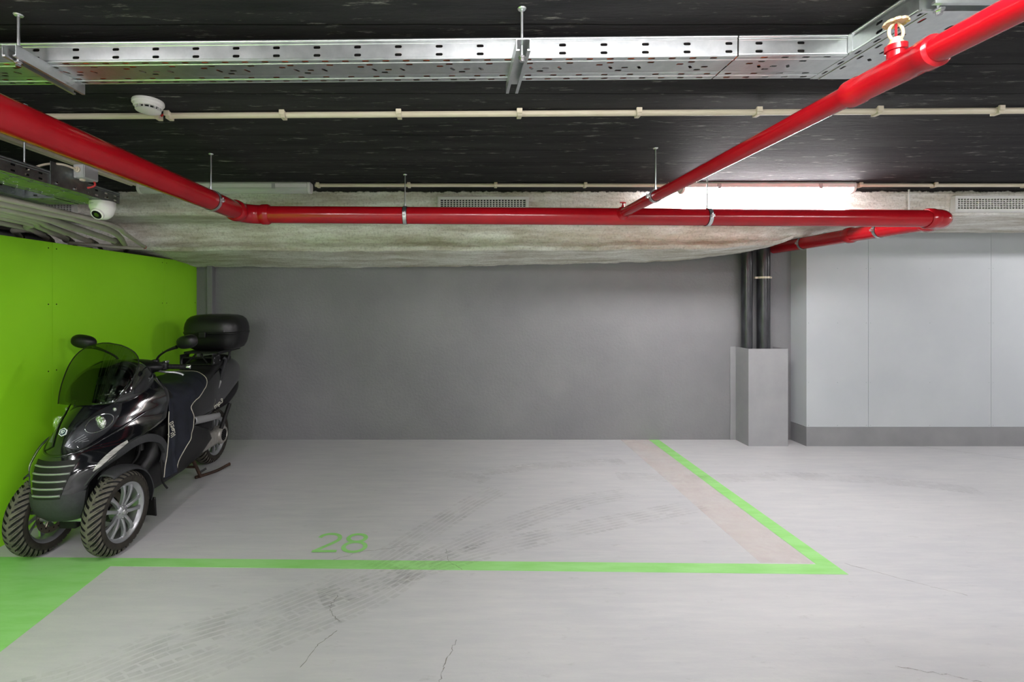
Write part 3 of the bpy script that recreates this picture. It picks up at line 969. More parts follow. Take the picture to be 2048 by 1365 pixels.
# strut channels that carry the trays, each on a threaded rod
def strut(loc, length, ang, label, rods):
    s = thing('strut_channel', loc, label, 'strut', 'strut channels under the ceiling cable trays')
    t = 0.0025
    prof = [(-.0205, -.034), (-.0205, 0), (.0205, 0), (.0205, -.034), (.011, -.034), (.011, -.034 + 2 * t), (.0205 - t, -.034 + 2 * t), (.0205 - t, -t), (-.0205 + t, -t), (-.0205 + t, -.034 + 2 * t), (-.011, -.034 + 2 * t), (-.011, -.034)]
    m = MB().prism(prof, 'y', 0, length)
    m.xform(Matrix.Rotation(ang, 4, 'Z'))
    m.build('channel', M['zinc'], s, smooth=False)
    for d in rods:
        p = Matrix.Rotation(ang, 4, 'Z') @ Vector((0, d, 0))
        H = ZC - loc[2]
        MB().lathe([(0.004, -0.045), (0.004, H - 0.003), (0.011, H - 0.003), (0.013, H)], 'z', (p.x, p.y, 0), 10).build('threaded_rod', M['zinc'], s)
        MB().lathe([(0.008, 0.0), (0.008, 0.007), (0.011, 0.007), (0.011, 0.009)], 'z', (p.x, p.y, 0), 6).build('nut', M['chrome'], s, smooth=False)
        MB().lathe([(0.011, -0.041), (0.011, -0.036), (0.007, -0.043), (0.007, -0.050)], 'z', (p.x, p.y, 0), 6).build('nut', M['chrome'], s, smooth=False)
    return s
strut((-1.279, 1.355, 2.1865), 0.255, 0, 'steel strut channel under the left end of the long cable tray', [0.03])
strut((0.2, 1.325, 2.1865), 0.275, radians(-0.5), 'steel strut channel under the middle of the long cable tray', [0.03])
strut((1.14, 1.13, 2.1855), 0.36, -pi / 2, 'steel strut channel across the tray at the upper right corner', [0.03])

# ------------------------------------------------------------------ trays, conduits and boxes above the green partition
lt = thing('cable_tray', (-1.74, 0, 1.95), 'dull perforated cable tray above the green partition, carrying the camera dome', 'cable tray')
tray(lt, Vector((-0.20, 0.3, 0)), (0, 1, 0), (1, 0, 0), 2.156, 0.20, 0.055, M['zinc_dark'], pitch=0.0625)
MB().box(0.0015, 0.004, 2.03, 2.24, 0.0, 0.10).build('joint_plate', M['zinc_dark'], lt, smooth=False)
for yy in (2.06, 2.16, 2.36):
    MB().lathe([(0.006, 0.004), (0.006, 0.008), (0.003, 0.009)], 'x', (0, yy, 0.012), 10).build('bolt', M['chrome'], lt)
lt2 = thing('cable_tray', (-1.942, 2.304, 1.949), 'short perforated side tray branching left behind the camera dome tray', 'cable tray')
tray(lt2, Vector((-1.6, 0.0, 0)), (1, 0, 0), (0, 1, 0), 1.59, 0.15, 0.055, M['zinc_dark'], pitch=0.0625)
lt3 = thing('cable_tray', (-2.29, 0, 1.95), 'dull perforated cable tray furthest left under the ceiling', 'cable tray')
tray(lt3, Vector((0.0, 0.3, 0)), (0, 1, 0), (1, 0, 0), 1.995, 0.20, 0.055, M['zinc_dark'], pitch=0.0625)
for x, y, lab in ((-1.84, 2.02, 'thin hanger rod above the dull tray beside the junction box'), (-1.84, 1.0, 'thin hanger rod of the dull tray, outside the frame')):
    if y > 1.5:
        o = MB().lathe([(0.004, 1.951), (0.004, ZC - 0.004), (0.011, ZC - 0.004), (0.012, ZC)], 'z', (x, y, 0), 10).build('threaded_rod', M['zinc_dark'])
        tag(o, lab, 'hanger rod')

jb = thing('junction_box', (-1.736, 2.15, 2.01), 'small grey junction box on the side of the dull cable tray', 'junction box')
MB().box(0.0, 0.046, 0.0, 0.092, 0.0, 0.062).build('box', M['grey_plastic'], jb, bevel=0.004)
MB().box(0.046, 0.050, 0.004, 0.088, 0.003, 0.059).build('lid', M['grey_plastic'], jb, bevel=0.002)
MB().lathe([(0.013, 0.0), (0.013, -0.006), (0.009, -0.008), (0.009, -0.014)], 'y', (0.022, 0, 0.036), 16).build('cable_gland', M['beige'], jb)
MB().lathe([(0.012, 0.0), (0.012, -0.006), (0.008, -0.009)], 'z', (0.02, 0.03, 0), 16).build('cable_gland', M['beige'], jb)
tag(MB().tube(smooth_path([(-1.714, 2.136, 2.046), (-1.73, 2.08, 2.05), (-1.76, 2.03, 2.035), (-1.79, 1.99, 2.0), (-1.80, 1.97, 1.97)], 8), 0.005, 8).build('cable', M['beige']), 'beige cable curving from the junction box into the dull tray', 'cable')
tag(MB().tube(smooth_path([(-1.70, 2.23, 2.012), (-1.70, 2.235, 1.995), (-1.712, 2.23, 1.985), (-1.728, 2.225, 1.98)], 6), 0.0045, 8).build('cable', M['cable_red']), 'short red cable end under the junction box', 'cable')

# dome camera
dc = thing('dome_camera', (-1.775, 2.385, 1.9475), 'white dome security camera hanging under the dull cable tray', 'camera')
MB().lathe([(0.0, 0.0), (0.055, 0.0), (0.0565, -0.003), (0.0565, -0.030), (0.0555, -0.034), (0.052, -0.042), (0.0495, -0.052), (0.044, -0.066), (0.035, -0.078), (0.022, -0.087), (0.008, -0.0905), (0.0, -0.091)], 'z', (0, 0, 0), 40, cap=False).build('housing', M['white'], dc, angle=50)
def eye(prof, name, mat, par):
    m = MB().lathe(prof, 'z', (0, 0, 0), 28)
    dirv = Vector((0.05, -0.80, -0.60)).normalized()
    rot = Vector((0, 0, 1)).rotation_difference(dirv).to_matrix().to_4x4()
    m.xform(Matrix.Translation(Vector((-0.002, 0.0, -0.042))) @ rot)
    return m.build(name, mat, par)
ball = eye([(0.030, 0.026), (0.030, 0.046), (0.028, 0.051), (0.023, 0.053), (0.0225, 0.050)], 'lens_ring', M['white'], dc)
eye([(0.0225, 0.048), (0.0225, 0.0515), (0.001, 0.0515)], 'lens_face', M['black_hole'], ball)
eye([(0.011, 0.0515), (0.011, 0.054), (0.008, 0.0545), (0.001, 0.053)], 'lens', M['gloss_black'], ball)
# printed mark on the housing: a ring followed by a row of small letters
lg = MB()
def on_housing(a, z, r=0.0569):
    return (r * sin(a), -r * cos(a), z)
for k in range(20):
    q0, q1 = 2 * pi * k / 20, 2 * pi * (k + 1) / 20
    vs = [on_housing(-0.45 + rr * cos(q) / 0.0569, -0.016 + rr * sin(q)) for q in (q0, q1) for rr in (0.0022, 0.0034)]
    lg.add(vs, [(0, 1, 3, 2)])
for k, hgt in enumerate((.0022, .0022, .0022, .003, .0022, .0022, .003)):
    a = -0.37 + k * 0.043
    lg.add([on_housing(a, -0.0175), on_housing(a + 0.028, -0.0175), on_housing(a + 0.028, -0.0175 + hgt), on_housing(a, -0.0175 + hgt)], [(0, 1, 2, 3)])
lg.build('printed_mark', M['black_hole'], dc, smooth=False)

# two beige conduits along the ceiling at the left, ending at the unlit light
for dx, lab in ((0.0, 'beige conduit on the ceiling at the left, the nearer of the pair'), (-0.03, 'beige conduit on the ceiling at the left, the further of the pair')):
    tag(MB().tube([(-2.265 + dx, 0.4, ZC - 0.014), (-2.265 + dx, 3.36, ZC - 0.014)], 0.0125, 14).build('conduit', M['beige']), lab, 'conduit', 'pair of beige conduits beside the red main')

# fan of grey conduits over the partition
fan = [
    ('thin pale conduit of the fan, the outermost one, curving down to a red tip', [(-2.05, 0.6, 1.915), (-2.06, 2.0, 1.915), (-2.08, 2.83, 1.91), (-2.26, 3.25, 1.906), (-2.59, 3.95, 1.895)], 0.0135, 'red'),
    ('broad beige conduit of the fan lying just behind the outermost one', [(-2.15, 0.6, 1.912), (-2.155, 2.37, 1.912), (-2.15, 2.70, 1.91), (-2.30, 3.2, 1.906), (-2.62, 3.75, 1.895), (-2.85, 4.1, 1.885)], 0.019, None),
    ('beige conduit of the fan with a ribbed coupler close to the plaster haunch', [(-2.215, 0.6, 1.90), (-2.225, 2.36, 1.90), (-2.35, 2.90, 1.90), (-2.57, 3.585, 1.895)], 0.019, 'rib'),
    ('grey conduit of the fan, second from its ribbed coupler end at the right', [(-2.28, 0.6, 1.90), (-2.29, 2.376, 1.90), (-2.48, 2.90, 1.90), (-2.76, 3.585, 1.892)], 0.018, 'rib'),
    ('grey conduit of the fan with its ribbed coupler in the middle of the row', [(-2.345, 0.6, 1.90), (-2.354, 2.445, 1.90), (-2.55, 2.90, 1.90), (-2.82, 3.44, 1.89)], 0.018, 'rib'),
    ('grey conduit of the fan with a ribbed coupler left of the middle', [(-2.42, 0.6, 1.895), (-2.44, 2.53, 1.898), (-2.62, 2.90, 1.895), (-2.87, 3.33, 1.885)], 0.018, 'rib'),
    ('lowest grey conduit of the fan, next to the top of the green partition', [(-2.60, 0.6, 1.90), (-2.63, 2.73, 1.90), (-2.80, 3.0, 1.89), (-2.99, 3.25, 1.88)], 0.018, 'rib'),
]
for lab, pts, r, end in fan:
    path = smooth_path(pts, 10)
    c = thing('conduit', pts[-1], lab, 'conduit', 'fan of conduits above the green partition')
    off = Vector(pts[-1])
    MB().tube([p - off for p in path], r, 14).build('conduit_pipe', M['conduit'], c)
    t = (path[-1] - path[-4]).normalized()
    if end == 'rib':
        cp, rr = [], []
        for k in range(26):
            cp.append(t * (0.006 * k - 0.02))
            rr.append(r + 0.006 + (0.003 if k % 4 < 2 else -0.001) - 0.0003 * k)
        MB().tube(cp, rr, 14).build('ribbed_coupler', M['conduit_dark'], c, angle=60)
        MB().tube(smooth_path([t * 0.12, t * 0.2 + Vector((0, 0, -0.01)), t * 0.36 + Vector((-0.03, 0, -0.02)), t * 0.5 + Vector((-0.1, 0, -0.02))], 6), r * 0.75, 12).build('flexible_tail', M['conduit_dark'], c)
    elif end == 'red':
        MB().ball((t.x * 0.01, t.y * 0.01, t.z * 0.01), 0.016, 0.016, 0.016, 8, 12).build('red_tip', M['cable_red'], c)
    if r > 0.017 and pts[0][0] > -2.3:
        for yy in (2.05,):
            x = spline([(p[1], p[0]) for p in pts], yy)[0]
            z = pts[1][2]
            m = MB().tube([(x - off.x, yy - 0.012 - off.y, z - off.z), (x - off.x, yy + 0.012 - off.y, z - off.z)], r + 0.003, 16)
            m.build('clip', M['chrome'], c)
for lab, pts in (('pale thin pipe lying along the top of the partition below the fan', [(-2.78, 3.40, 1.862), (-2.66, 3.65, 1.866), (-2.55, 3.87, 1.870)]),):
    tag(MB().tube(smooth_path(pts, 6), 0.013, 12).build('conduit', M['conduit']), lab, 'conduit')
# dark services further back in the void
for k, (yy, zz, lab) in enumerate(((3.3, 1.80, 'dim lower conduit in the dark void behind the partition'), (3.55, 1.84, 'dim upper conduit in the dark void behind the partition'))):
    tag(MB().tube([(-4.1, yy, zz), (-2.80, yy + 0.1, zz)], 0.02, 12).build('conduit', M['conduit_dark']), lab, 'conduit')

# ------------------------------------------------------------------ ceiling conduits, detector, lights, grilles
def clip_part(parent, x, y, z, s=1.0):
    m = MB()
    m.box(x - 0.010, x + 0.010, y - 0.018, y + 0.018, z - 0.0175, z + 0.013)
    m.box(x - 0.014, x + 0.010, y - 0.026, y - 0.017, z - 0.006, z + 0.016)
    m.build('clip', M['beige'], parent, bevel=0.002)

def conduit_run(label, a, b, r, clips, group=None):
    c = thing('conduit', (0, 0, 0), label, 'conduit', group)
    MB().tube([a, b], r, 16).build('conduit_pipe', M['beige'], c)
    for x in clips:
        q = (x - a[0]) / (b[0] - a[0])
        clip_part(c, x, a[1] + (b[1] - a[1]) * q, a[2])
    return c
yc = lambda x: 2.079 - 0.0152 * x
conduit_run('beige conduit across the black ceiling, right of the smoke detector', (-1.275, yc(-1.275), 2.272), (5.2, yc(5.2), 2.272), 0.0128, [-1.262, -0.75, -0.235, 0.295, 0.815, 1.333, 1.85, 2.365, 2.88], 'beige ceiling conduits')
conduit_run('beige conduit on the black ceiling, left of the smoke detector', (-3.6, yc(-3.6), 2.272), (-1.305, yc(-1.305), 2.272), 0.0128, [-1.9, -1.312], 'beige ceiling conduits')
conduit_run('beige conduit along the ceiling edge between the two tube lights', (-0.985, 3.37, 2.272), (1.66, 3.37, 2.272), 0.0128, [-0.96, -0.31, 0.31, 0.95, 1.55], 'beige ceiling conduits')
conduit_run('beige conduit along the ceiling edge, right of the glowing tube light', (2.90, 3.37, 2.272), (8.5, 3.37, 2.272), 0.0128, [2.915, 3.45, 4.1], 'beige ceiling conduits')
tag(MB().tube(smooth_path([(-1.30, yc(-1.3), 2.270), (-1.288, yc(-1.3) - 0.004, 2.277), (-1.27, yc(-1.3), 2.272)], 6), 0.004, 8).build('cable', M['cable_red']), 'short red cable bridging the conduit ends at the smoke detector', 'cable')
tag(MB().tube([(3.475, 3.578, ZC), (3.475, 3.578, 2.10)], 0.006, 10).build('conduit', M['white']), 'thin white vertical pipe on the beam left of the right grille', 'conduit')

sd = thing('smoke_detector', (-1.285, 1.985, ZC), 'round white smoke detector on the black ceiling', 'smoke detector')
MB().lathe([(0.058, 0.0), (0.060, -0.004), (0.060, -0.014), (0.057, -0.017)], 'z', (0, 0, 0), 36).build('base', M['white'], sd)
MB().lathe([(0.054, -0.017), (0.054, -0.026), (0.050, -0.030)], 'z', (0, 0, 0), 36).build('body', M['white'], sd)
MB().lathe([(0.038, -0.030), (0.038, -0.040)], 'z', (0, 0, 0), 32).build('smoke_chamber', M['black_hole'], sd)
vn = MB()
for k in range(14):
    q = 2 * pi * k / 14
    b = MB().box(0.036, 0.048, -0.0018, 0.0018, -0.041, -0.029).xform(Matrix.Rotation(q, 4, 'Z'))
    vn.add(b.v, b.f)
vn.build('vent_ring', M['white'], sd, smooth=False)
MB().lathe([(0.047, -0.039), (0.046, -0.043), (0.032, -0.049), (0.012, -0.052), (0.001, -0.0522)], 'z', (0, 0, 0), 36).build('cap', M['white'], sd)

def tube_light(loc, lit, label, length=1.235, mat='lamp_on'):
    t = thing('tube_light', loc, label, 'light', 'fluorescent tube lights on the ceiling')
    L = length / 2
    base = [(-.036, -.040), (-.042, -.040), (-.042, -.012), (-.034, 0), (.034, 0), (.042, -.012), (.042, -.040), (.036, -.040)]
    MB().prism(base, 'x', -L + 0.02, L - 0.02).build('housing', M['white'], t, smooth=False)
    dif = [(.036, -.038)] + [(.037 * cos(q), -.042 - .034 * sin(q)) for q in [pi * k / 16 for k in range(17)]] + [(-.036, -.038)]
    MB().prism(dif, 'x', -L + 0.02, L - 0.02).build('diffuser', M[mat] if lit else M['lens_off'], t)
    cap = [(.034, 0), (.042, -.012)] + [(.0425 * cos(q), -.042 - .036 * sin(q)) for q in [pi * k / 16 for k in range(17)]] + [(-.042, -.012), (-.034, 0)]
    for s in (-1, 1):
        a, b = (L - 0.02, L) if s > 0 else (-L, -L + 0.02)
        MB().prism(cap, 'x', a, b).build('end_cap', M['white'], t, bevel=0.003)
    for x in (-0.36, 0.36):
        MB().box(x - 0.012, x + 0.012, -0.047, -0.042, -0.050, -0.014).build('clip', M['grey_plastic'], t)
    if not lit:
        MB().tube([(-L + 0.03, 0, -0.042), (L - 0.03, 0, -0.042)], 0.013, 14).build('lamp_tube', M['white'], t)
    return t
tube_light((-1.632, 3.38, ZC), False, 'unlit tube light on the ceiling edge, above the left bend of the red main')
tube_light((2.255, 3.38, ZC), True, 'glowing tube light on the ceiling edge above the red main')
FAR_LABELS = ['glowing tube light overhead, just in front of the camera', 'glowing tube light overhead, left of the camera', 'glowing tube light overhead, right of the camera',
              'glowing tube light behind the camera, in the middle', 'glowing tube light behind the camera, furthest left', 'glowing tube light behind the camera, furthest right',
              'glowing tube light far to the right along the pale wall', 'added unseen fill tube in the rear row, in the middle', 'added unseen fill tube in the rear row, on the left', 'added unseen fill tube in the rear row, on the right', 'added unseen fill tube overhead, behind and left of the camera']
for i, (x, y, turned) in enumerate(FAR_LAMPS):
    lamp = tube_light((x, y, ZC), True, FAR_LABELS[i], 1.235, 'lamp_on' if y > 3 else 'lamp_far')
    lamp.rotation_euler = (0, 0, pi / 2 if turned else 0)


def grille(x0, x1, z0, z1, label):
    g = thing('vent_grille', (x0, 3.574, z0), label, 'vent grille', 'vent grilles in the plastered beam')
    W, H, f = x1 - x0, z1 - z0, 0.022
    fr = MB()
    for a in ((0, W, 0, f), (0, W, H - f, H), (0, f, f, H - f), (W - f, W, f, H - f)):
        fr.box(a[0], a[1], -0.012, 0.03, a[2], a[3])
    fr.build('frame', M['white'], g, bevel=0.002, smooth=False)
    MB().box(f, W - f, 0.006, 0.03, f, H - f).build('black_backing', M['black_hole'], g, smooth=False)  # solid black backing; the shade inside the duct is painted
    bl = MB()
    n = int((W - 2 * f) / 0.023)
    for k in range(1, n):
        x = f + (W - 2 * f) * k / n
        bl.box(x - 0.0042, x + 0.0042, -0.005, 0.0065, f, H - f)
    bl.build('louvre', M['white'], g, smooth=False)
    hb = MB()
    for k in range(1, 5):
        z = f + (H - 2 * f) * k / 5
        hb.box(f, W - f, -0.009, -0.005, z - 0.0026, z + 0.0026)
    hb.build('cross_bar', M['white'], g, smooth=False)
    return g
grille(-0.112, 0.577, 2.118, 2.233, 'white vent grille in the beam, behind the middle of the red main')
grille(3.812, 4.50, 2.118, 2.24, 'white vent grille in the beam at the right edge')
grille(-3.56, -2.870, 2.095, 2.205, 'vent grille in the beam, half hidden behind the camera dome')

# ------------------------------------------------------------------ drain pipes and their guard in the right corner
def drain(x, y, r, lab, clip_z=None):
    d = thing('drain_pipe', (x, y, 0), lab, 'pipe', 'black drain pipes in the right corner')
    MB().tube([(0, 0, 0), (0, 0, 2.1)], r, 28).build('pipe', M['black_pipe'], d)
    if clip_z:
        m = MB().lathe([(r + 0.001, clip_z - 0.010), (r + 0.004, clip_z - 0.010), (r + 0.004, clip_z + 0.010), (r + 0.001, clip_z + 0.010)], 'z', (0, 0, 0), 28, cap=False)
        m.box(-r - 0.028, -r + 0.002, -0.012, 0.012, clip_z - 0.010, clip_z + 0.010).box(r - 0.002, r + 0.020, -0.012, 0.012, clip_z - 0.008, clip_z + 0.008)
        m.build('pipe_clip', M['beige'], d)
drain(2.99, 4.775, 0.050, 'black painted drain pipe in the corner, the thinner left one')
drain(3.155, 4.77, 0.060, 'black painted drain pipe in the corner, the right one with a beige clip', 1.675)

pg = thing('pipe_guard', (2.93, 4.652, 0), 'open-topped grey sheet metal guard box round the foot of the drain pipes', 'guard box')
t = 0.004
W, H, D = 0.392, 0.965, 0.214
MB().box(0, W, 0, t, 0, H).build('front_panel', M['guard'], pg, smooth=False, bevel=0.001)
MB().box(0, t, t, D, 0, H).build('side_panel', M['guard'], pg, smooth=False)
MB().box(W - t, W, t, D, 0, H).build('side_panel', M['guard'], pg, smooth=False)
fl = MB().box(-0.055, 0.0, D - 0.004, D, 0.0, H)
fl.build('wall_flange', M['guard'], pg, smooth=False)
MB().tube(smooth_path([(-0.055, D - 0.004, 0.0), (-0.053, D - 0.006, 0.3), (-0.055, D - 0.004, 0.6), (-0.054, D - 0.004, H)], 6), 0.004, 8).build('sealant_bead', M['guard'], pg)

# ------------------------------------------------------------------ the three-wheeled scooter
# built in its own frame: x to its left hand side, y from nose (-) to tail (+), z up
SX, SY = -2.165, 3.45
bike = thing('scooter', (SX, SY, 0), 'black three-wheeled scooter with windscreen and top box, parked against the green wall', 'scooter')

FR = [(.236, .09, 2.57, 2.60, 2.5), (.28, .13, 2.53, 2.58, 2.6), (.34, .15, 2.505, 2.575, 2.7), (.40, .155, 2.50, 2.58, 2.7), (.447, .16, 2.505, 2.59, 2.6),
      (.516, .20, 2.525, 2.63, 2.3), (.569, .235, 2.545, 2.716, 2.0), (.603, .255, 2.56, 2.79, 1.9), (.63, .275, 2.572, 2.90, 1.8), (.68, .285, 2.595, 3.03, 1.75),
      (.74, .285, 2.635, 3.08, 1.75), (.80, .28, 2.70, 3.10, 1.75), (.85, .265, 2.765, 3.10, 1.8), (.90, .22, 2.85, 3.10, 1.9), (.96, .15, 2.96, 3.10, 2), (.985, .09, 3.02, 3.1, 2)]

def nose(x, z):
    w, d0, d1, p = spline(FR, z)
    return d0 + (d1 - d0) * min(1.3, abs(x) / w) ** p - SY

def nose_shell(z0, z1, nz, mat, name, out=0.0):
    rings = []
    for i in range(nz):
        z = z0 + (z1 - z0) * i / (nz - 1)
        w, d0, d1, p = spline(FR, z)
        ring = []
        n = 44
        for j in range(n + 1):
            x = w * (-cos(pi * j / n)) * 1.0
            ring.append((x, nose(x, z) - out, z))
        yb = (max(d1 + 0.02, 3.16) if z > 0.6 else d1 + 0.03 + max(0, (z - 0.5)) * 2) - SY
        ring.append((w * 0.93, yb, z))
        ring.append((0.0, yb + 0.01, z))
        ring.append((-w * 0.93, yb, z))
        rings.append(ring)
    return MB().rings(rings).build(name, mat, bike, angle=50)

shell = nose_shell(0.405, 0.985, 64, M['gloss_black'], 'front_fairing')
bumper = nose_shell(0.236, 0.405, 20, M['grey_trim'], 'front_bumper', 0.002)
tag(bumper, 'charcoal grey lower bumper below the slatted grille')

# grille
gr = MB()
nzg = 14
vs = []
for i in range(nzg):
    z = 0.385 + 0.19 * i / (nzg - 1)
    hw = 0.070 + 0.046 * (i / (nzg - 1)) ** 0.9
    vs.append([(x, nose(x, z) - 0.0035, z) for x in [hw * (-1 + 2 * j / 16) for j in range(17)]])
gr.add([p for r in vs for p in r], [(i * 17 + j, i * 17 + j + 1, (i + 1) * 17 + j + 1, (i + 1) * 17 + j) for i in range(nzg - 1) for j in range(16)])
grl = gr.build('grille', M['rubber_black'], bike)
for i, z in enumerate((0.405, 0.441, 0.477, 0.513, 0.549)):
    hw = 0.066 + 0.046 * ((z - 0.385) / 0.19) ** 0.9
    m = MB()
    m.rings([[(x, nose(x, z) - 0.004, z - 0.009), (x, nose(x, z) - 0.013, z - 0.001), (x, nose(x, z) - 0.013, z + 0.003), (x, nose(x, z) - 0.004, z + 0.004)] for x in [hw * (-1 + 2 * j / 14) for j in range(15)]])
    m.build('slat', M['signal'] if False else M['silver_trim'], grl, smooth=False)
    if i < 0:
        break

# beak seam
def on_nose(x, z, out=0.0):
    return (x, nose(x, z) - out, z)
bk = [(-0.235, 0.742), (-0.165, 0.662), (-0.10, 0.612), (0.0, 0.597), (0.10, 0.612), (0.165, 0.662), (0.235, 0.742)]
MB().tube([on_nose(p.x, p.y, 0.001) for p in smooth_path([(a, b, 0) for a, b in bk], 10)], 0.0075, 10).build('beak_lip', M['gloss_black'], bike)
for s in (-1, 1):
    rd = [(s * 0.05, 0.83), (s * 0.11, 0.862), (s * 0.165, 0.905), (s * 0.17, 0.915)]
    MB().tube([on_nose(p.x, p.y, 0.0) for p in smooth_path([(a, b, 0) for a, b in rd], 8)], 0.006, 8).build('fairing_crease', M['gloss_black'], bike)

# headlights and front indicators, both lying in the curve of the nose
def patch(up, lo, s, nu, nv, out, bulge):
    up = smooth_path([(a, b, 0) for a, b in up], 8)
    lo = smooth_path([(a, b, 0) for a, b in lo], 8)
    def at(path, t):
        k = t * (len(path) - 1)
        i = min(int(k), len(path) - 2)
        return path[i].lerp(path[i + 1], k - i)
    m = MB()
    def f(u, v):
        p = at(up, u).lerp(at(lo, u), v)
        return on_nose(s * p.x, p.y, out + bulge * sin(pi * min(1, max(0, v))) * sin(pi * u) ** 0.5)
    return m.grid(f, nu, nv)
H_UP = [(0.03, 0.645), (0.040, 0.684), (0.053, 0.724), (0.084, 0.786), (0.116, 0.816), (0.150, 0.840)]
H_LO = [(0.03, 0.645), (0.094, 0.618), (0.129, 0.650), (0.158, 0.694), (0.166, 0.768), (0.150, 0.840)]
S_UP = [(0.176, 0.500), (0.192, 0.552), (0.214, 0.592), (0.236, 0.618)]
S_LO = [(0.178, 0.500), (0.202, 0.520), (0.230, 0.550), (0.257, 0.598)]
for s in (1, -1):
    hl = patch(H_UP, H_LO, s, 26, 12, 0.0025, 0.0).build('headlight', M['lamp_inside'], bike)
    x, z = s * 0.118, 0.735
    c = on_nose(x, z, 0.004)
    bw = MB().ball((c[0], c[1] + 0.006, c[2]), 0.036, 0.016, 0.041, 12, 24)
    bw.build('reflector', M['facets'], hl)
    rg = MB()
    rg.tube([on_nose(x + 0.038 * cos(q), z + 0.044 * sin(q), 0.006) for q in [2 * pi * k / 32 for k in range(33)]], 0.0028, 8)
    rg.build('reflector_rim', M['reflector'], hl)
    c = on_nose(s * 0.142, 0.793, 0.004)
    MB().ball((c[0], c[1] + 0.002, c[2]), 0.012, 0.010, 0.014, 10, 16).build('position_lamp', M['facets'], hl)
    for k in range(4):
        q = k / 4
        MB().tube([on_nose(s * (0.055 + 0.012 * k), 0.66 + 0.006 * k - 0.008 * k, 0.004), on_nose(s * (0.088 + 0.008 * k), 0.690 - 0.012 * k, 0.005)], 0.0016, 6).build('housing_ridge', M['silver_trim'], hl)
    patch(H_UP, H_LO, s, 26, 12, 0.006, 0.010).build('lens', M['lamp_glass'], hl)
    edge = [on_nose(s * p.x, p.y, 0.006) for p in smooth_path([(a, b, 0) for a, b in H_UP], 6) + smooth_path([(a, b, 0) for a, b in H_LO[::-1]], 6)]
    MB().tube(edge, 0.0018, 6).build('lens_edge', M['satin_black'], hl)
    patch(S_UP, S_LO, s, 14, 6, 0.004, 0.006).build('indicator', M['signal'], bike)

# emblem: white hexagon with a looped sign on navy
em_y = nose(0, 0.714) - 0.004
tl = Matrix.Translation((0.0, em_y, 0.714)) @ Matrix.Rotation(radians(-24), 4, 'X')
def hexa(r0, y0, y1, sx=1.0):
    return MB().prism([(sx * r0 * cos(q), r0 * sin(q)) for q in [pi / 2 + k * pi / 3 for k in range(6)]], 'y', y0, y1)
emb = hexa(0.0235, -0.001, 0.004).xform(tl).build('emblem', M['emblem_white'], bike, smooth=False)
hexa(0.0190, -0.0018, -0.0005).xform(tl).build('emblem_field', M['emblem_blue'], emb, smooth=False)
g = MB()
def stroke(m, pts, w, mtx, y=-0.0026):
    for i in range(len(pts) - 1):
        a, b = Vector((pts[i][0], y, pts[i][1])), Vector((pts[i + 1][0], y, pts[i + 1][1]))
        t = (b - a).normalized()
        n = Vector((-t.z, 0, t.x)) * w / 2
        e = t * w * 0.25
        m.add([mtx @ p for p in (a + n - e, a - n - e, b - n + e, b + n + e)], [(0, 1, 2, 3)])
stroke(g, [(-0.007, -0.009), (-0.003, 0.006), (0.002, 0.010), (0.008, 0.008), (0.009, 0.002), (0.004, -0.002), (-0.002, -0.001)], 0.0036, tl)
stroke(g, [(-0.010, 0.000), (-0.008, 0.007), (-0.004, 0.010)], 0.003, tl)
stroke(g, [(0.001, -0.010), (0.004, -0.002)], 0.003, tl)
g.build('emblem_sign', M['emblem_white'], emb, smooth=False)

# charcoal wheel arch trims on the flanks of the fairing
for s in (1, -1):
    tr = [(.150, 2.575, .430), (.168, 2.60, .470), (.200, 2.635, .520), (.235, 2.716, .572), (.258, 2.795, .606), (.275, 2.873, .618), (.282, 2.96, .60), (.280, 3.06, .54), (.275, 3.115, .45), (.268, 3.105, .375)]
    path = smooth_path([(s * x, d - SY, z) for x, d, z in tr], 8)
    rings = []
    n = len(path)
    for i, p in enumerate(path):
        t = (path[min(i + 1, n - 1)] - path[max(i - 1, 0)]).normalized()
        inw = Vector((0, 2.86 - SY - p.y, 0.40 - p.z))
        inw = (inw - t * inw.dot(t)).normalized()
        side = Vector((s, 0, 0))
        side = (side - t * side.dot(t)).normalized()
        k = min(1.0, 0.25 + 2.2 * min(i, n - 1 - i) / n)
        w = 0.044 * k
        rings.append([p + side * 0.006 - inw * 0.004, p + side * 0.007 + inw * w * 0.5, p + inw * w, p - side * 0.03 + inw * w * 0.9, p - side * 0.04, p - side * 0.02 - inw * 0.006])
    MB().rings(rings).build('wheel_arch_trim', M['grey_trim'], bike, angle=60)

# dark inner shell, leg shield back and floor tunnel behind the wheels
sh = []
for z, w, y0, y1 in ((.14, .10, 2.95, 3.70), (.20, .15, 2.90, 3.85), (.30, .19, 2.95, 3.95), (.42, .24, 3.06, 3.80), (.56, .262, 3.10, 3.40), (.70, .268, 3.09, 3.26), (.82, .255, 3.09, 3.22), (.88, .20, 3.10, 3.20)):
    sh.append([(a * w, y0 - SY + (y1 - y0) * (b + 1) / 2, z) for a, b in superellipse(1, 1, 6, 36)])
MB().rings(sh).build('leg_shield', M['satin_black'], bike)
ch = MB().box(-0.09, 0.09, 2.60 - SY, 3.10 - SY, 0.24, 0.60)
ch.box(-0.05, 0.05, 2.64 - SY, 3.1 - SY, 0.16, 0.30)
ch.build('front_chassis', M['rubber_black'], bike, bevel=0.01)
for z in (0.33, 0.50):
    MB().tube([(-0.15, -0.74, z - 0.03), (-0.05, -0.76, z), (0.05, -0.76, z), (0.15, -0.74, z - 0.03)], 0.016, 12).build('suspension_arm', M['alloy_dark'], bike)
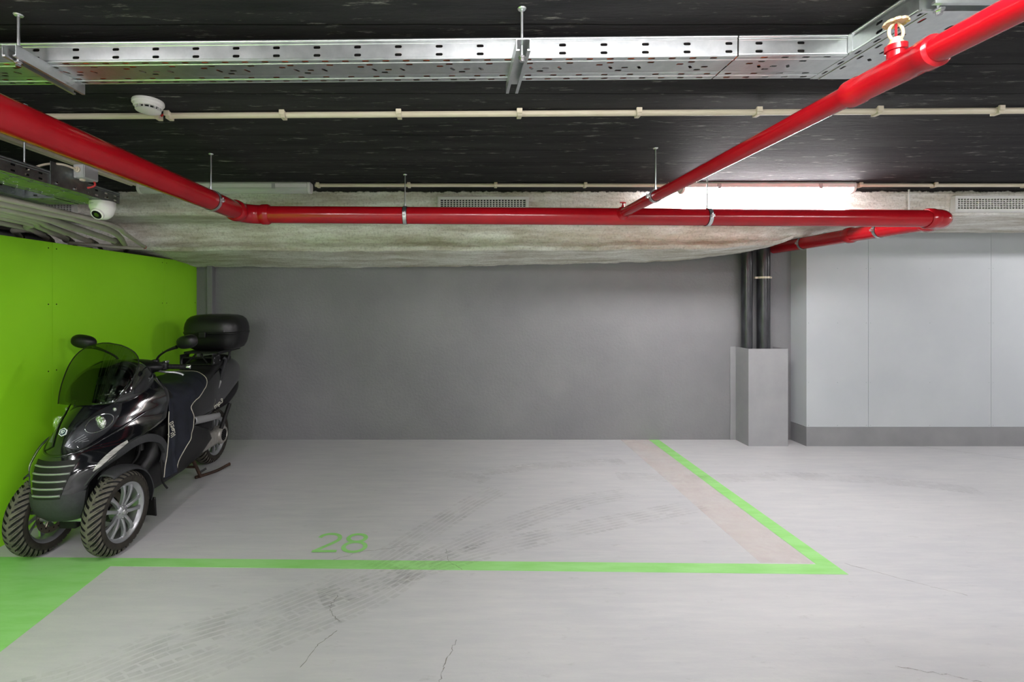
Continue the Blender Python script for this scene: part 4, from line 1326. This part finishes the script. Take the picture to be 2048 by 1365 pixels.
for s in (1, -1):
    MB().tube([(s * 0.125, -0.75, 0.24), (s * 0.13, -0.745, 0.36), (s * 0.13, -0.70, 0.50)], 0.019, 12).build('fork_leg', M['alloy_dark'], bike)
    MB().tube([(s * 0.12, -0.75, 0.24), (s * 0.20, -0.75, 0.24)], 0.016, 12).build('axle', M['alloy_dark'], bike)
    MB().tube([(s * 0.17, 3.0 - SY, 0.49), (s * 0.17, 3.0 - SY, 0.535), (s * 0.165, 3.01 - SY, 0.56)], 0.022, 12).build('damper', M['alloy_dark'], bike)
    MB().tube(smooth_path([(s * .20, 2.95 - SY, .56), (s * .21, 2.93 - SY, .49), (s * .19, 2.90 - SY, .44), (s * .16, 2.86 - SY, .41)], 6), 0.006, 8).build('brake_hose', M['rubber_black'], bike)
MB().tube([(-0.13, 2.63 - SY, 0.225), (0.13, 2.63 - SY, 0.225)], 0.016, 12).build('tilt_link', M['alloy'], bike)

# wheels
def tyre_mesh(R, W, nt=456, nf=40, N=38, flat_z=0.002):
    hr, hw = R * 0.20, W / 2
    cr = R - hr
    m = MB()
    def f(u, v):
        ph = radians(-118 + 236 * v)
        th = 2 * pi * u - 1.15 * abs(ph) * 2 * pi / N
        r = cr + hr * cos(ph)
        x = hw * math.copysign(abs(sin(ph)) ** 0.85, ph)
        a = abs(ph)
        if a < radians(72):
            q = (u * N + (0.5 if ph > 0 else 0)) % 1.0
            gd = 0.0
            if q < 0.26 and a > radians(6):
                gd = 0.009
            if 0.55 < q < 0.66 and radians(16) < a < radians(50):
                gd = 0.006
            r -= gd
        rr = r
        return (x, rr * cos(th), rr * sin(th))
    return m.grid(f, nt, nf, closed_u=True)

def wheel(name, x, y, R, W, face, spokes=True):
    """face: +1 when the outer face of the rim looks to +x"""
    t = tyre_mesh(R, W)
    o = t.build(name, M['rubber'], bike, angle=50)
    o.data.materials.append(M['sidewall'])
    o.data.materials.append(M['rubber_black'])
    hr, cr = R * 0.20, R - R * 0.20
    for f in o.data.polygons:
        c = f.center
        r = sqrt(c.y * c.y + c.z * c.z)
        ph = math.asin(min(1, (abs(c.x) / (W / 2)) ** (1 / 0.85))) if r > cr else pi / 2 + 0.1
        if ph > radians(72):
            f.material_index = 1
        elif r < cr + hr * cos(ph) - 0.0035:
            f.material_index = 2  # grooves black: bare rubber without dust, plus painted-in groove shade
    o.location = (x, y, R)
    rr = R * 0.725
    rim = MB()
    hwr = W * 0.40
    prof = [(rr - 0.004, hwr + 0.002), (rr + 0.004, hwr + 0.004), (rr + 0.006, hwr - 0.002), (rr - 0.006, hwr - 0.008), (rr - 0.016, hwr - 0.014), (rr - 0.022, 0.0), (rr - 0.016, -hwr + 0.012),
            (rr + 0.006, -hwr), (rr + 0.004, -hwr - 0.004), (rr - 0.006, -hwr - 0.002), (rr - 0.024, -hwr + 0.014), (rr - 0.030, 0.0), (rr - 0.026, hwr - 0.016), (rr - 0.014, hwr - 0.004), (rr - 0.004, hwr + 0.002)]
    rim.lathe([(a, face * b) for a, b in prof], 'x', (0, 0, 0), 64, cap=False)
    rim.lathe([(0.001, face * 0.040), (0.020, face * 0.040), (0.032, face * 0.034), (0.042, face * 0.026), (0.042, -face * 0.02), (0.001, -face * 0.02)], 'x', (0, 0, 0), 32)
    if spokes:
        for k in range(10):
            q = 2 * pi * (k // 2) / 5 + (0.24 if k % 2 else -0.24)
            d = Vector((0, cos(q), sin(q)))
            base_q = 2 * pi * (k // 2) / 5 + (0.34 if k % 2 else -0.34)
            b0 = Vector((0, cos(base_q), sin(base_q))) * 0.034
            b1 = d * (rr - 0.020)
            rings = []
            for i in range(9):
                u = i / 8
                p = b0.lerp(b1, u)
                tt = (b1 - b0).normalized()
                nn = Vector((1, 0, 0)).cross(tt)
                w = 0.0128 - 0.002 * sin(pi * u) + (0.004 * max(0, u - 0.8) * 5)
                xo = face * (0.030 + 0.008 * sin(pi * u) + 0.008 * u)
                rings.append([p + nn * w + Vector((xo - face * 0.018, 0, 0)), p + nn * w * 0.8 + Vector((xo - face * 0.003, 0, 0)), p + nn * w * 0.35 + Vector((xo, 0, 0)),
                              p - nn * w * 0.35 + Vector((xo, 0, 0)), p - nn * w * 0.8 + Vector((xo - face * 0.003, 0, 0)), p - nn * w + Vector((xo - face * 0.018, 0, 0))])
            rim.rings(rings)
    ro = rim.build('rim', M['alloy'], o, angle=35)
    hc = MB().lathe([(0.018, face * 0.038), (0.017, face * 0.045), (0.010, face * 0.050), (0.001, face * 0.0515)], 'x', (0, 0, 0), 24)
    hc.build('hub_cap', M['chrome'], o)
    for k in range(5):
        q = 2 * pi * (k + 0.5) / 5
        MB().lathe([(0.0055, face * 0.030), (0.0055, face * 0.041), (0.003, face * 0.043)], 'x', (0, 0.031 * cos(q), 0.031 * sin(q)), 8).build('wheel_bolt', M['chrome'], o, smooth=False)
    # brake disc on the inner side, pierced with holes
    m = MB()
    n = 72
    def disc_ring(r, xx):
        return [(xx, r * cos(2 * pi * j / n), r * sin(2 * pi * j / n)) for j in range(n)]
    xi, xo = -face * 0.050, -face * 0.046
    m.rings([disc_ring(0.078, xi), disc_ring(0.112, xi), disc_ring(0.112, xo), disc_ring(0.078, xo), disc_ring(0.078, xi)], cap=False)
    for k in range(5):
        q = 2 * pi * k / 5
        m.box(min(xi, xo), max(xi, xo), 0.03, 0.082, -0.008, 0.008) if False else None
        a = Vector((xi * 0.98, 0.03 * cos(q), 0.03 * sin(q)))
        b = Vector((xi * 0.98, 0.082 * cos(q + 0.3), 0.082 * sin(q + 0.3)))
        m.tube([a, b], 0.006, 8)
    do = m.build('brake_disc', M['disc'], o)
    hm = MB()
    for k in range(20):
        q = 2 * pi * k / 20
        r = 0.089 if k % 2 else 0.101
        a, b = sorted((xi - 0.0006, xi + 0.0006))
        hm.lathe([(0.004, a), (0.004, b)], 'x', (0, r * cos(q), r * sin(q)), 10)
    hm.build('disc_drilling', M['black_hole'], o, smooth=False)
    return o
fw = wheel('front_wheel', 0.236, -0.745, 0.230, 0.112, 1)
fw2 = wheel('front_wheel', -0.180, -0.745, 0.230, 0.112, -1)
rw = wheel('rear_wheel', 0.0, 0.745, 0.238, 0.14, 1)
for s in (1, -1):
    m = MB().box(-0.022, 0.022, -0.045, 0.045, -0.028, 0.028)
    o = m.build('brake_caliper', M['alloy_dark'], bike, bevel=0.008)
    o.location = (s * 0.150, -0.745 + 0.085, 0.24 - 0.06)
    o.rotation_euler = (radians(60), 0, 0)

# front mudguards
for s in (1, -1):
    xc = 0.236 if s > 0 else -0.180
    m = MB()
    def fen(u, v):
        a = radians(112 - 120 * u)
        q = -1 + 2 * v
        hw = 0.066 * (0.70 + 0.30 * min(1, u * 4)) * (1 - 0.25 * max(0, u - 0.85) / 0.15)
        R = 0.246 + 0.012 * (1 - abs(q) ** 2.5) - 0.014 * abs(q) ** 6 + 0.0 * u
        return (xc + q * hw, -0.745 - (-cos(a)) * R * 1.0, 0.23 + sin(a) * R)
    m.grid(fen, 40, 17)
    f = m.build('front_mudguard', M['grey_trim'], bike, solid=0.004)
    fl = MB()
    fl.grid(lambda u, v: (xc + (-1 + 2 * v) * (0.060 - 0.008 * u), -0.745 + 0.252 + 0.022 * u + 0.01 * (1 - (2 * v - 1) ** 2), 0.205 - 0.125 * u), 10, 9)
    fl.build('mudflap', M['rubber_black'], f, solid=0.006)
    MB().tube([(xc - s * 0.055, -0.745, 0.25), (xc - s * 0.066, -0.70, 0.42), (xc - s * 0.03, -0.70, 0.505)], 0.008, 8).build('stay', M['rubber_black'], f)

# windscreen
def scr(u, v):
    z = 0.835 + 0.345 * u
    hw = spline([(0.835, 0.165), (0.90, 0.195), (0.97, 0.213), (1.03, 0.218), (1.08, 0.205), (1.12, 0.175), (1.155, 0.12), (1.175, 0.06), (1.18, 0.02)], z)[0]
    x = (-1 + 2 * v) * hw
    return (x, 2.735 + 0.46 * (z - 0.835) + 0.35 * (z - 0.835) ** 2 + 1.55 * x * x - SY, z)
ws = MB().grid(scr, 30, 25).build('windscreen', M['screen'], bike, solid=0.004)
ed = [scr(k / 24, 0) for k in range(25)] + [scr(1, k / 10) for k in range(1, 10)] + [scr(1 - k / 24, 1) for k in range(25)]
MB().tube(ed, 0.0032, 8).build('screen_edge', M['satin_black'], ws)
# black cowl and instrument housing behind the screen
rings = []
for d, w, zt, zb in ((2.795, .10, .905, .84), (2.84, .175, .975, .84), (2.90, .205, 1.03, .85), (2.99, .212, 1.066, .87), (3.08, .205, 1.062, .89), (3.17, .17, 1.02, .90), (3.20, .13, .99, .92)):
    ring = []
    for k in range(40):
        q = 2 * pi * k / 40
        c, s_ = cos(q), sin(q)
        if s_ >= 0:
            ring.append((w * math.copysign(abs(c) ** 0.8, c), d - SY, zb + (zt - zb) * s_ ** 0.9))
        else:
            ring.append((w * math.copysign(abs(c) ** 0.8, c), d - SY, zb + 0.03 * s_))
    rings.append(ring)
MB().rings(rings).build('instrument_cowl', M['gloss_black'], bike)

# handlebar with its fittings
hb = MB().tube(smooth_path([(-0.300, -0.127, 0.976), (-0.16, -0.17, 0.985), (-0.08, -0.23, 1.0), (0.08, -0.23, 1.0), (0.16, -0.17, 0.985), (0.300, -0.127, 0.976)], 8), 0.0115, 14).build('handlebar', M['dark_steel'], bike)
MB().ball((0, -0.225, 0.99), 0.185, 0.075, 0.052, 14, 28).build('handlebar_cover', M['satin_black'], bike)
for s in (1, -1):
    g0, g1 = Vector((s * 0.165, -0.168, 0.984)), Vector((s * 0.284, -0.132, 0.977))
    pts, rs = [], []
    for k in range(41):
        pts.append(g0.lerp(g1, k / 40))
        rs.append(0.0175 - (0.0018 if k % 3 == 0 else 0))
    MB().tube(pts, rs, 16).build('grip', M['rubber_black'], hb, angle=60)
    dirv = (g1 - g0).normalized()
    MB().tube([g1, g1 + dirv * 0.004, g1 + dirv * 0.026, g1 + dirv * 0.03], [0.015, 0.0165, 0.0165, 0.013], 16).build('bar_end', M['chrome'], hb)
    sw = MB().box(-0.036, 0.036, -0.030, 0.026, -0.026, 0.030)
    sw.xform(Matrix.Translation((s * 0.150, -0.185, 0.988)) @ Matrix.Rotation(s * radians(16), 4, 'Z'))
    sw.build('switch_housing', M['satin_black'], hb, bevel=0.010)
    rs_ = MB().box(-0.020, 0.020, -0.026, 0.020, 0.0, 0.026).xform(Matrix.Translation((s * 0.115, -0.205, 1.012)) @ Matrix.Rotation(s * radians(16), 4, 'Z'))
    rs_.build('brake_reservoir', M['satin_black'], hb, bevel=0.006)
    MB().box(-0.013, 0.013, -0.02, 0.02, -0.004, 0.012).xform(Matrix.Translation((s * 0.172, -0.182, 1.016))).build('switch_cap', M['chrome'], hb, bevel=0.003)
    lv = smooth_path([(s * 0.13, -0.215, 0.962), (s * 0.19, -0.225, 0.955), (s * 0.25, -0.205, 0.948), (s * 0.285, -0.19, 0.935), (s * 0.295, -0.185, 0.925)], 6)
    MB().tube(lv, [0.0075] * (len(lv) - 2) + [0.008, 0.009], 10).build('brake_lever', M['alloy'], hb)
    mr = MB().rings([[(s * (0.352 + a + 0.018 * k), -0.245 + k * 0.0 + 0.026 * yy, 1.163 + b + 0.010 * s * 0) for a, b in superellipse(w, h, 2.5, 28)]
                     for yy, w, h, k in ((-1.3, 0.02, 0.012, 0), (-1.15, 0.045, 0.026, 0), (-0.8, 0.064, 0.038, 0), (-0.2, 0.075, 0.045, 0), (0.4, 0.078, 0.047, 0), (0.6, 0.075, 0.045, 0))])
    mr.xform(Matrix.Translation((s * 0.352, -0.245, 1.163)) @ Matrix.Rotation(-s * radians(12), 4, 'Y') @ Matrix.Rotation(s * radians(-10), 4, 'Z') @ Matrix.Translation((-s * 0.352, 0.245, -1.163)))
    mo = mr.build('mirror', M['satin_black'], bike)
    MB().tube(smooth_path([(s * 0.122, -0.215, 1.022), (s * 0.15, -0.225, 1.062), (s * 0.21, -0.24, 1.10), (s * 0.285, -0.245, 1.128)], 6), [0.007] * 13 + [0.008, 0.009, 0.010, 0.011, 0.012, 0.013], 12).build('mirror_stalk', M['satin_black'], mo)
    gls = MB().prism([(s * 0.352 + a, 1.163 + b) for a, b in superellipse(0.07, 0.041, 2.5, 28)], 'y', -0.228, -0.2245)
    gls.xform(Matrix.Translation((s * 0.352, -0.245, 1.163)) @ Matrix.Rotation(-s * radians(12), 4, 'Y') @ Matrix.Rotation(s * radians(-10), 4, 'Z') @ Matrix.Translation((-s * 0.352, 0.245, -1.163)))
    gls.build('mirror_glass', M['reflector'], mo, smooth=False)

# weather apron over the leg space
YF = [(.27, 3.075), (.44, 3.10), (.60, 3.115), (.74, 3.13), (.80, 3.16), (.89, 3.20)]
YBK = [(.24, 3.24), (.29, 3.245), (.36, 3.28), (.435, 3.345), (.517, 3.445), (.58, 3.452), (.63, 3.425), (.674, 3.40), (.72, 3.53), (.765, 3.66), (.80, 3.73), (.89, 3.80)]
def apron(u, v, sgn=1):
    """v from the hem on the left flank (0) over the top (0.5) to the other hem (1)"""
    k = 1 - abs(2 * v - 1)
    s = 1 if v < 0.5 else -1
    if k < 0.7:
        z = 0.275 + (0.72 - 0.275) * (k / 0.7)
        x = 0.272
    else:
        q = (k - 0.7) / 0.3 * pi / 2
        z = 0.72 + 0.155 * sin(q) ** 0.85
        x = 0.272 * max(0.0, cos(q)) ** 0.6
    y0, y1 = spline(YF, z)[0], spline(YBK, z)[0]
    if z <= 0.30:
        pass
    y = y0 + (y1 - y0) * u
    # tucks to the seat towards the rear, hangs in folds on the flank
    x *= 1.0 - 0.22 * max(0, (y - 3.40) / 0.42) ** 1.2
    fold = 0.014 * sin(26 * (y - 3.1) + 3.0 * z) * min(1, max(0, 0.8 - z) * 2.5) + 0.010 * noise.noise(Vector((y * 5, z * 3, s * 4.0))) + 0.007 * noise.noise(Vector((y * 15, z * 9, s * 9.0)))
    cr = 0.022 * math.exp(-((y - 3.155 - 0.10 * (0.75 - z)) / 0.022) ** 2) * min(1, max(0, 0.78 - z) * 4)
    sag = -0.030 * math.exp(-((y - 3.50) / 0.16) ** 2) * (1 if k > 0.7 else 0) * sin(min(1, (k - 0.7) / 0.3) * pi / 2 if k > 0.7 else 0)
    x += fold + cr
    return (s * x if k < 0.999 else 0.0, y - SY, z + sag + (0.008 * noise.noise(Vector((y * 9, x * 9, 2.0))) if k > 0.7 else 0))
ap = MB().grid(apron, 46, 121).build('weather_apron', M['cloth'], bike, solid=0.003, angle=180)
tag(ap, 'navy cloth weather apron with pale piping')
MB().tube([Vector(apron(1.0, v)) + Vector((0.0025 if v < .5 else -0.0025, 0.002, 0)) for v in [0.01 + 0.98 * k / 110 for k in range(111)]], 0.0032, 8).build('piping', M['piping'], ap)
MB().tube([Vector(apron(0.0, v)) + Vector((0.002, -0.002, 0)) for v in [0.01 + 0.33 * k / 40 for k in range(41)]], 0.0026, 8).build('piping', M['piping'], ap)
# pale lettering patch on the hanging fold
LET = [[(420, 400), (590, 300), (602, 380), (455, 470), (428, 400)], [(490, 520), (545, 500), (570, 560), (520, 585), (490, 520)], [(560, 560), (645, 645), (682, 830)], [(600, 440), (632, 540)],
       [(535, 640), (600, 620), (625, 700), (600, 745), (555, 710), (535, 640)], [(490, 872), (575, 815), (630, 850), (645, 905)], [(500, 955), (615, 885)], [(505, 1040), (700, 900)], [(362, 892), (432, 1010)]]
pm = MB()
def on_flank(a, b):
    px, py = 320 + a / 22.75, 830 + b / 22.75
    xx = SX + 0.307
    d = -xx * 940 / (905 - px)
    return Vector((0.307, d - SY, 1.45 + (600 - py) * d / 940))
for st in LET:
    pts = [on_flank(*p) for p in st]
    for i in range(len(pts) - 1):
        a, b = pts[i], pts[i + 1]
        t = (b - a).normalized()
        n_ = Vector((0, -t.z, t.y)) * 0.0021
        pm.add([a + n_, a - n_, b - n_, b + n_], [(0, 1, 2, 3)])
pm.build('lettering', M['badge'], ap, smooth=False, solid=0.002)
MB().tube(smooth_path([(0.262, 3.075 - SY, 0.40), (0.266, 3.07 - SY, 0.33), (0.262, 3.08 - SY, 0.27), (0.27, 3.09 - SY, 0.235), (0.285, 3.10 - SY, 0.205)], 6), 0.006, 8).build('strap', M['rubber_black'], ap)

# seat, tail and rear body
def body(stations, mat, name, n=3.0, cnt=44, parent=None):
    rings = []
    ys = [stations[0][0] + (stations[-1][0] - stations[0][0]) * k / 36 for k in range(37)]
    for d in ys:
        w, zb, zt = spline(stations, d)
        zc, hz = (zb + zt) / 2, (zt - zb) / 2
        rings.append([(a, d - SY, zc + b) for a, b in superellipse(w, hz, n, cnt)])
    return MB().rings(rings).build(name, mat, parent or bike, angle=60)
tail = body([(3.42, .17, .40, .74), (3.65, .195, .43, .77), (3.85, .195, .46, .82), (4.05, .175, .485, .87), (4.25, .150, .53, .905), (4.42, .128, .585, .91), (4.55, .105, .635, .875), (4.63, .075, .69, .80), (4.65, .03, .72, .76)], M['gloss_black'], 'tail_panel', 3.0)
seat = body([(3.50, .12, .70, .78), (3.60, .165, .70, .85), (3.80, .172, .72, .868), (3.92, .16, .76, .87), (4.02, .145, .80, .915), (4.20, .135, .84, .945), (4.36, .11, .88, .945), (4.42, .06, .90, .925)], M['seat'], 'seat', 2.6)
low = body([(3.35, .16, .20, .46), (3.60, .185, .22, .50), (3.80, .17, .26, .50), (3.95, .14, .33, .50), (4.05, .10, .38, .49)], M['satin_black'], 'lower_side_panel', 4.0)
under = body([(4.10, .10, .46, .60), (4.30, .11, .47, .62), (4.48, .10, .52, .66), (4.58, .08, .57, .70), (4.62, .03, .62, .68)], M['satin_black'], 'rear_undertray', 3.0)
# silver strip and badge on the flank
for s in (1, -1):
    m = MB()
    def strip(u, v):
        y = 3.60 + 0.40 * u
        w = spline([(3.6, .197), (3.85, .199), (4.05, .180), (4.25, .152)], y)[0]
        z = 0.522 - 0.055 * u + (0.062 * (1 - 0.25 * u)) * (v - 0.5)
        return (s * (w * 0.99 + 0.012 * sin(pi * v) - 0.006), y - SY, z)
    m.grid(strip, 20, 9).build('silver_strip', M['silver_trim'], bike, solid=0.006)
    mtx = Matrix.Translation((s * 0.200, 3.95 - SY, 0.578)) @ Matrix.Rotation(radians(-8) * s, 4, 'Z') @ Matrix(((0, 0, s, 0), (s, 0, 0, 0), (0, 1, 0, 0), (0, 0, 0, 1))) @ Matrix.Rotation(radians(28), 4, 'Z')
    mtx = mtx @ Matrix(((1, 0.25, 0, 0), (0, 1, 0, 0), (0, 0, 1, 0), (0, 0, 0, 1)))
    b = text_mesh('badge', 'mp3', 0.062, M['badge'], tail, mtx, 0.002)
    gh = smooth_path([(s * 0.128, 4.175 - SY, 0.935), (s * 0.146, 4.185 - SY, 0.915), (s * 0.152, 4.140 - SY, 0.86), (s * 0.163, 4.060 - SY, 0.77), (s * 0.168, 3.990 - SY, 0.70), (s * 0.160, 3.970 - SY, 0.685)], 8)
    gm = MB().tube(gh, 0.0135, 12)
    gm.build('grab_handle', M['grey_trim'], bike)
    MB().tube(gh[26:36], 0.0145, 12).build('grab_handle_tip', M['silver_trim'], bike)
# rack and top box
rk = MB()
for s in (1, -1):
    rk.tube(smooth_path([(s * 0.13, 3.98 - SY, 0.90), (s * 0.135, 4.0 - SY, 0.955), (s * 0.135, 4.12 - SY, 0.985), (s * 0.13, 4.42 - SY, 0.99)], 6), 0.011, 10)
    rk.tube([(s * 0.12, 4.28 - SY, 0.90), (s * 0.13, 4.30 - SY, 0.985)], 0.010, 10)
    rk.tube([(s * 0.09, 3.985 - SY, 0.91), (s * 0.02, 4.0 - SY, 0.985)], 0.008, 8)
    rk.box(s * 0.135 - 0.004, s * 0.135 + 0.004, 3.97 - SY, 4.10 - SY, 0.895, 0.985)
rk.tube([(-0.135, 4.0 - SY, 0.955), (0.135, 4.0 - SY, 0.955)], 0.011, 10)
rk.tube([(-0.13, 3.98 - SY, 0.90), (0.13, 3.98 - SY, 0.90)], 0.009, 10)
rk.box(-0.15, 0.15, 4.05 - SY, 4.46 - SY, 0.985, 1.002)
rack = rk.build('luggage_rack', M['satin_black'], bike, angle=30)
for s in (1, -1):
    for y, z in ((3.985, .915), (3.99, .955), (4.08, .925), (4.06, .97)):
        MB().lathe([(0.007, 0.0), (0.007, s * 0.006), (0.003, s * 0.008)], 'x', (s * 0.140, y - SY, z), 8).build('bolt', M['chrome'], rack)
BX = [(1.000, .150, .120), (1.008, .185, .150), (1.025, .222, .172), (1.06, .244, .186), (1.10, .256, .194), (1.145, .264, .200), (1.150, .268, .204)]
LX = [(1.152, .268, .204), (1.162, .271, .206), (1.168, .265, .201), (1.20, .266, .201), (1.24, .258, .195), (1.275, .242, .183), (1.300, .214, .162), (1.314, .170, .128), (1.320, .10, .075), (1.321, .02, .015)]
yc_ = 4.27 - SY
case = MB().rings([[(0.030 + a * 0.95, yc_ + b * 0.95, z) for a, b in superellipse(w, d, 3.6, 56)] for z, w, d in BX]).build('top_box', M['case'], bike)
lid = MB().rings([[(0.030 + a * 0.95, yc_ + b * 0.95, z) for a, b in superellipse(w, d, 3.6, 56)] for z, w, d in LX]).build('box_lid', M['case'], case)
MB().box(-0.03, 0.03, yc_ - 0.212, yc_ - 0.198, 1.12, 1.17).build('box_latch', M['satin_black'], case, bevel=0.004)

# engine, hub, exhaust and stand
en = MB().box(0.055, 0.115, 3.80 - SY, 4.16 - SY, 0.185, 0.315)
en.build('engine_case', M['engine'], bike, bevel=0.022)
hubm = MB().lathe([(0.074, 0.055), (0.078, 0.075), (0.078, 0.118), (0.070, 0.130), (0.055, 0.134), (0.052, 0.128), (0.030, 0.128), (0.001, 0.128)], 'x', (0, 0.735, 0.250), 40)
hub = hubm.build('transmission_cover', M['engine'], bike)
vt = MB()
for k in range(5):
    z = 0.250 - 0.032 + 0.016 * k
    hw = sqrt(max(0.0, 0.044 ** 2 - (z - 0.25) ** 2))
    vt.box(0.127, 0.132, 0.735 - hw, 0.735 + hw, z - 0.003, z + 0.003)
vt.build('cooling_slats', M['alloy_dark'], hub, smooth=False)
MB().lathe([(0.050, 0.1275), (0.050, 0.1295)], 'x', (0, 0.735, 0.250), 32).build('cover_recess', M['black_hole'], hub)
MB().tube([(-0.13, 3.9 - SY, 0.28), (-0.15, 4.1 - SY, 0.30), (-0.16, 4.5 - SY, 0.36)], [0.035, 0.055, 0.05], 20).build('exhaust', M['dark_steel'], bike)
for s in (1, -1):
    MB().tube([(s * 0.12, 4.15 - SY, 0.31), (s * 0.125, 4.3 - SY, 0.50)], 0.017, 12).build('rear_shock', M['alloy_dark'], bike)
st = MB()
for s in (1, -1):
    st.tube([(s * 0.10, 3.74 - SY, 0.175), (s * 0.115, 3.775 - SY, 0.09), (s * 0.13, 3.80 - SY, 0.016)], 0.013, 10)
st.tube([(-0.11, 3.765 - SY, 0.11), (0.11, 3.765 - SY, 0.11)], 0.010, 10)
stand = st.build('centre_stand', M['rust'], bike)
MB().tube(smooth_path([(0.085, 3.80 - SY, 0.012), (0.13, 3.86 - SY, 0.012), (0.19, 3.95 - SY, 0.016), (0.235, 4.03 - SY, 0.032), (0.245, 4.05 - SY, 0.034)], 6), [0.012] * 20 + [0.012, 0.013, 0.014, 0.015, 0.012], 10).build('stand_pedal', M['rust'], stand)
MB().tube([(0.115, 3.80 - SY, 0.05), (0.16, 3.83 - SY, 0.075)], 0.009, 8).build('stand_spring', M['alloy_dark'], stand)
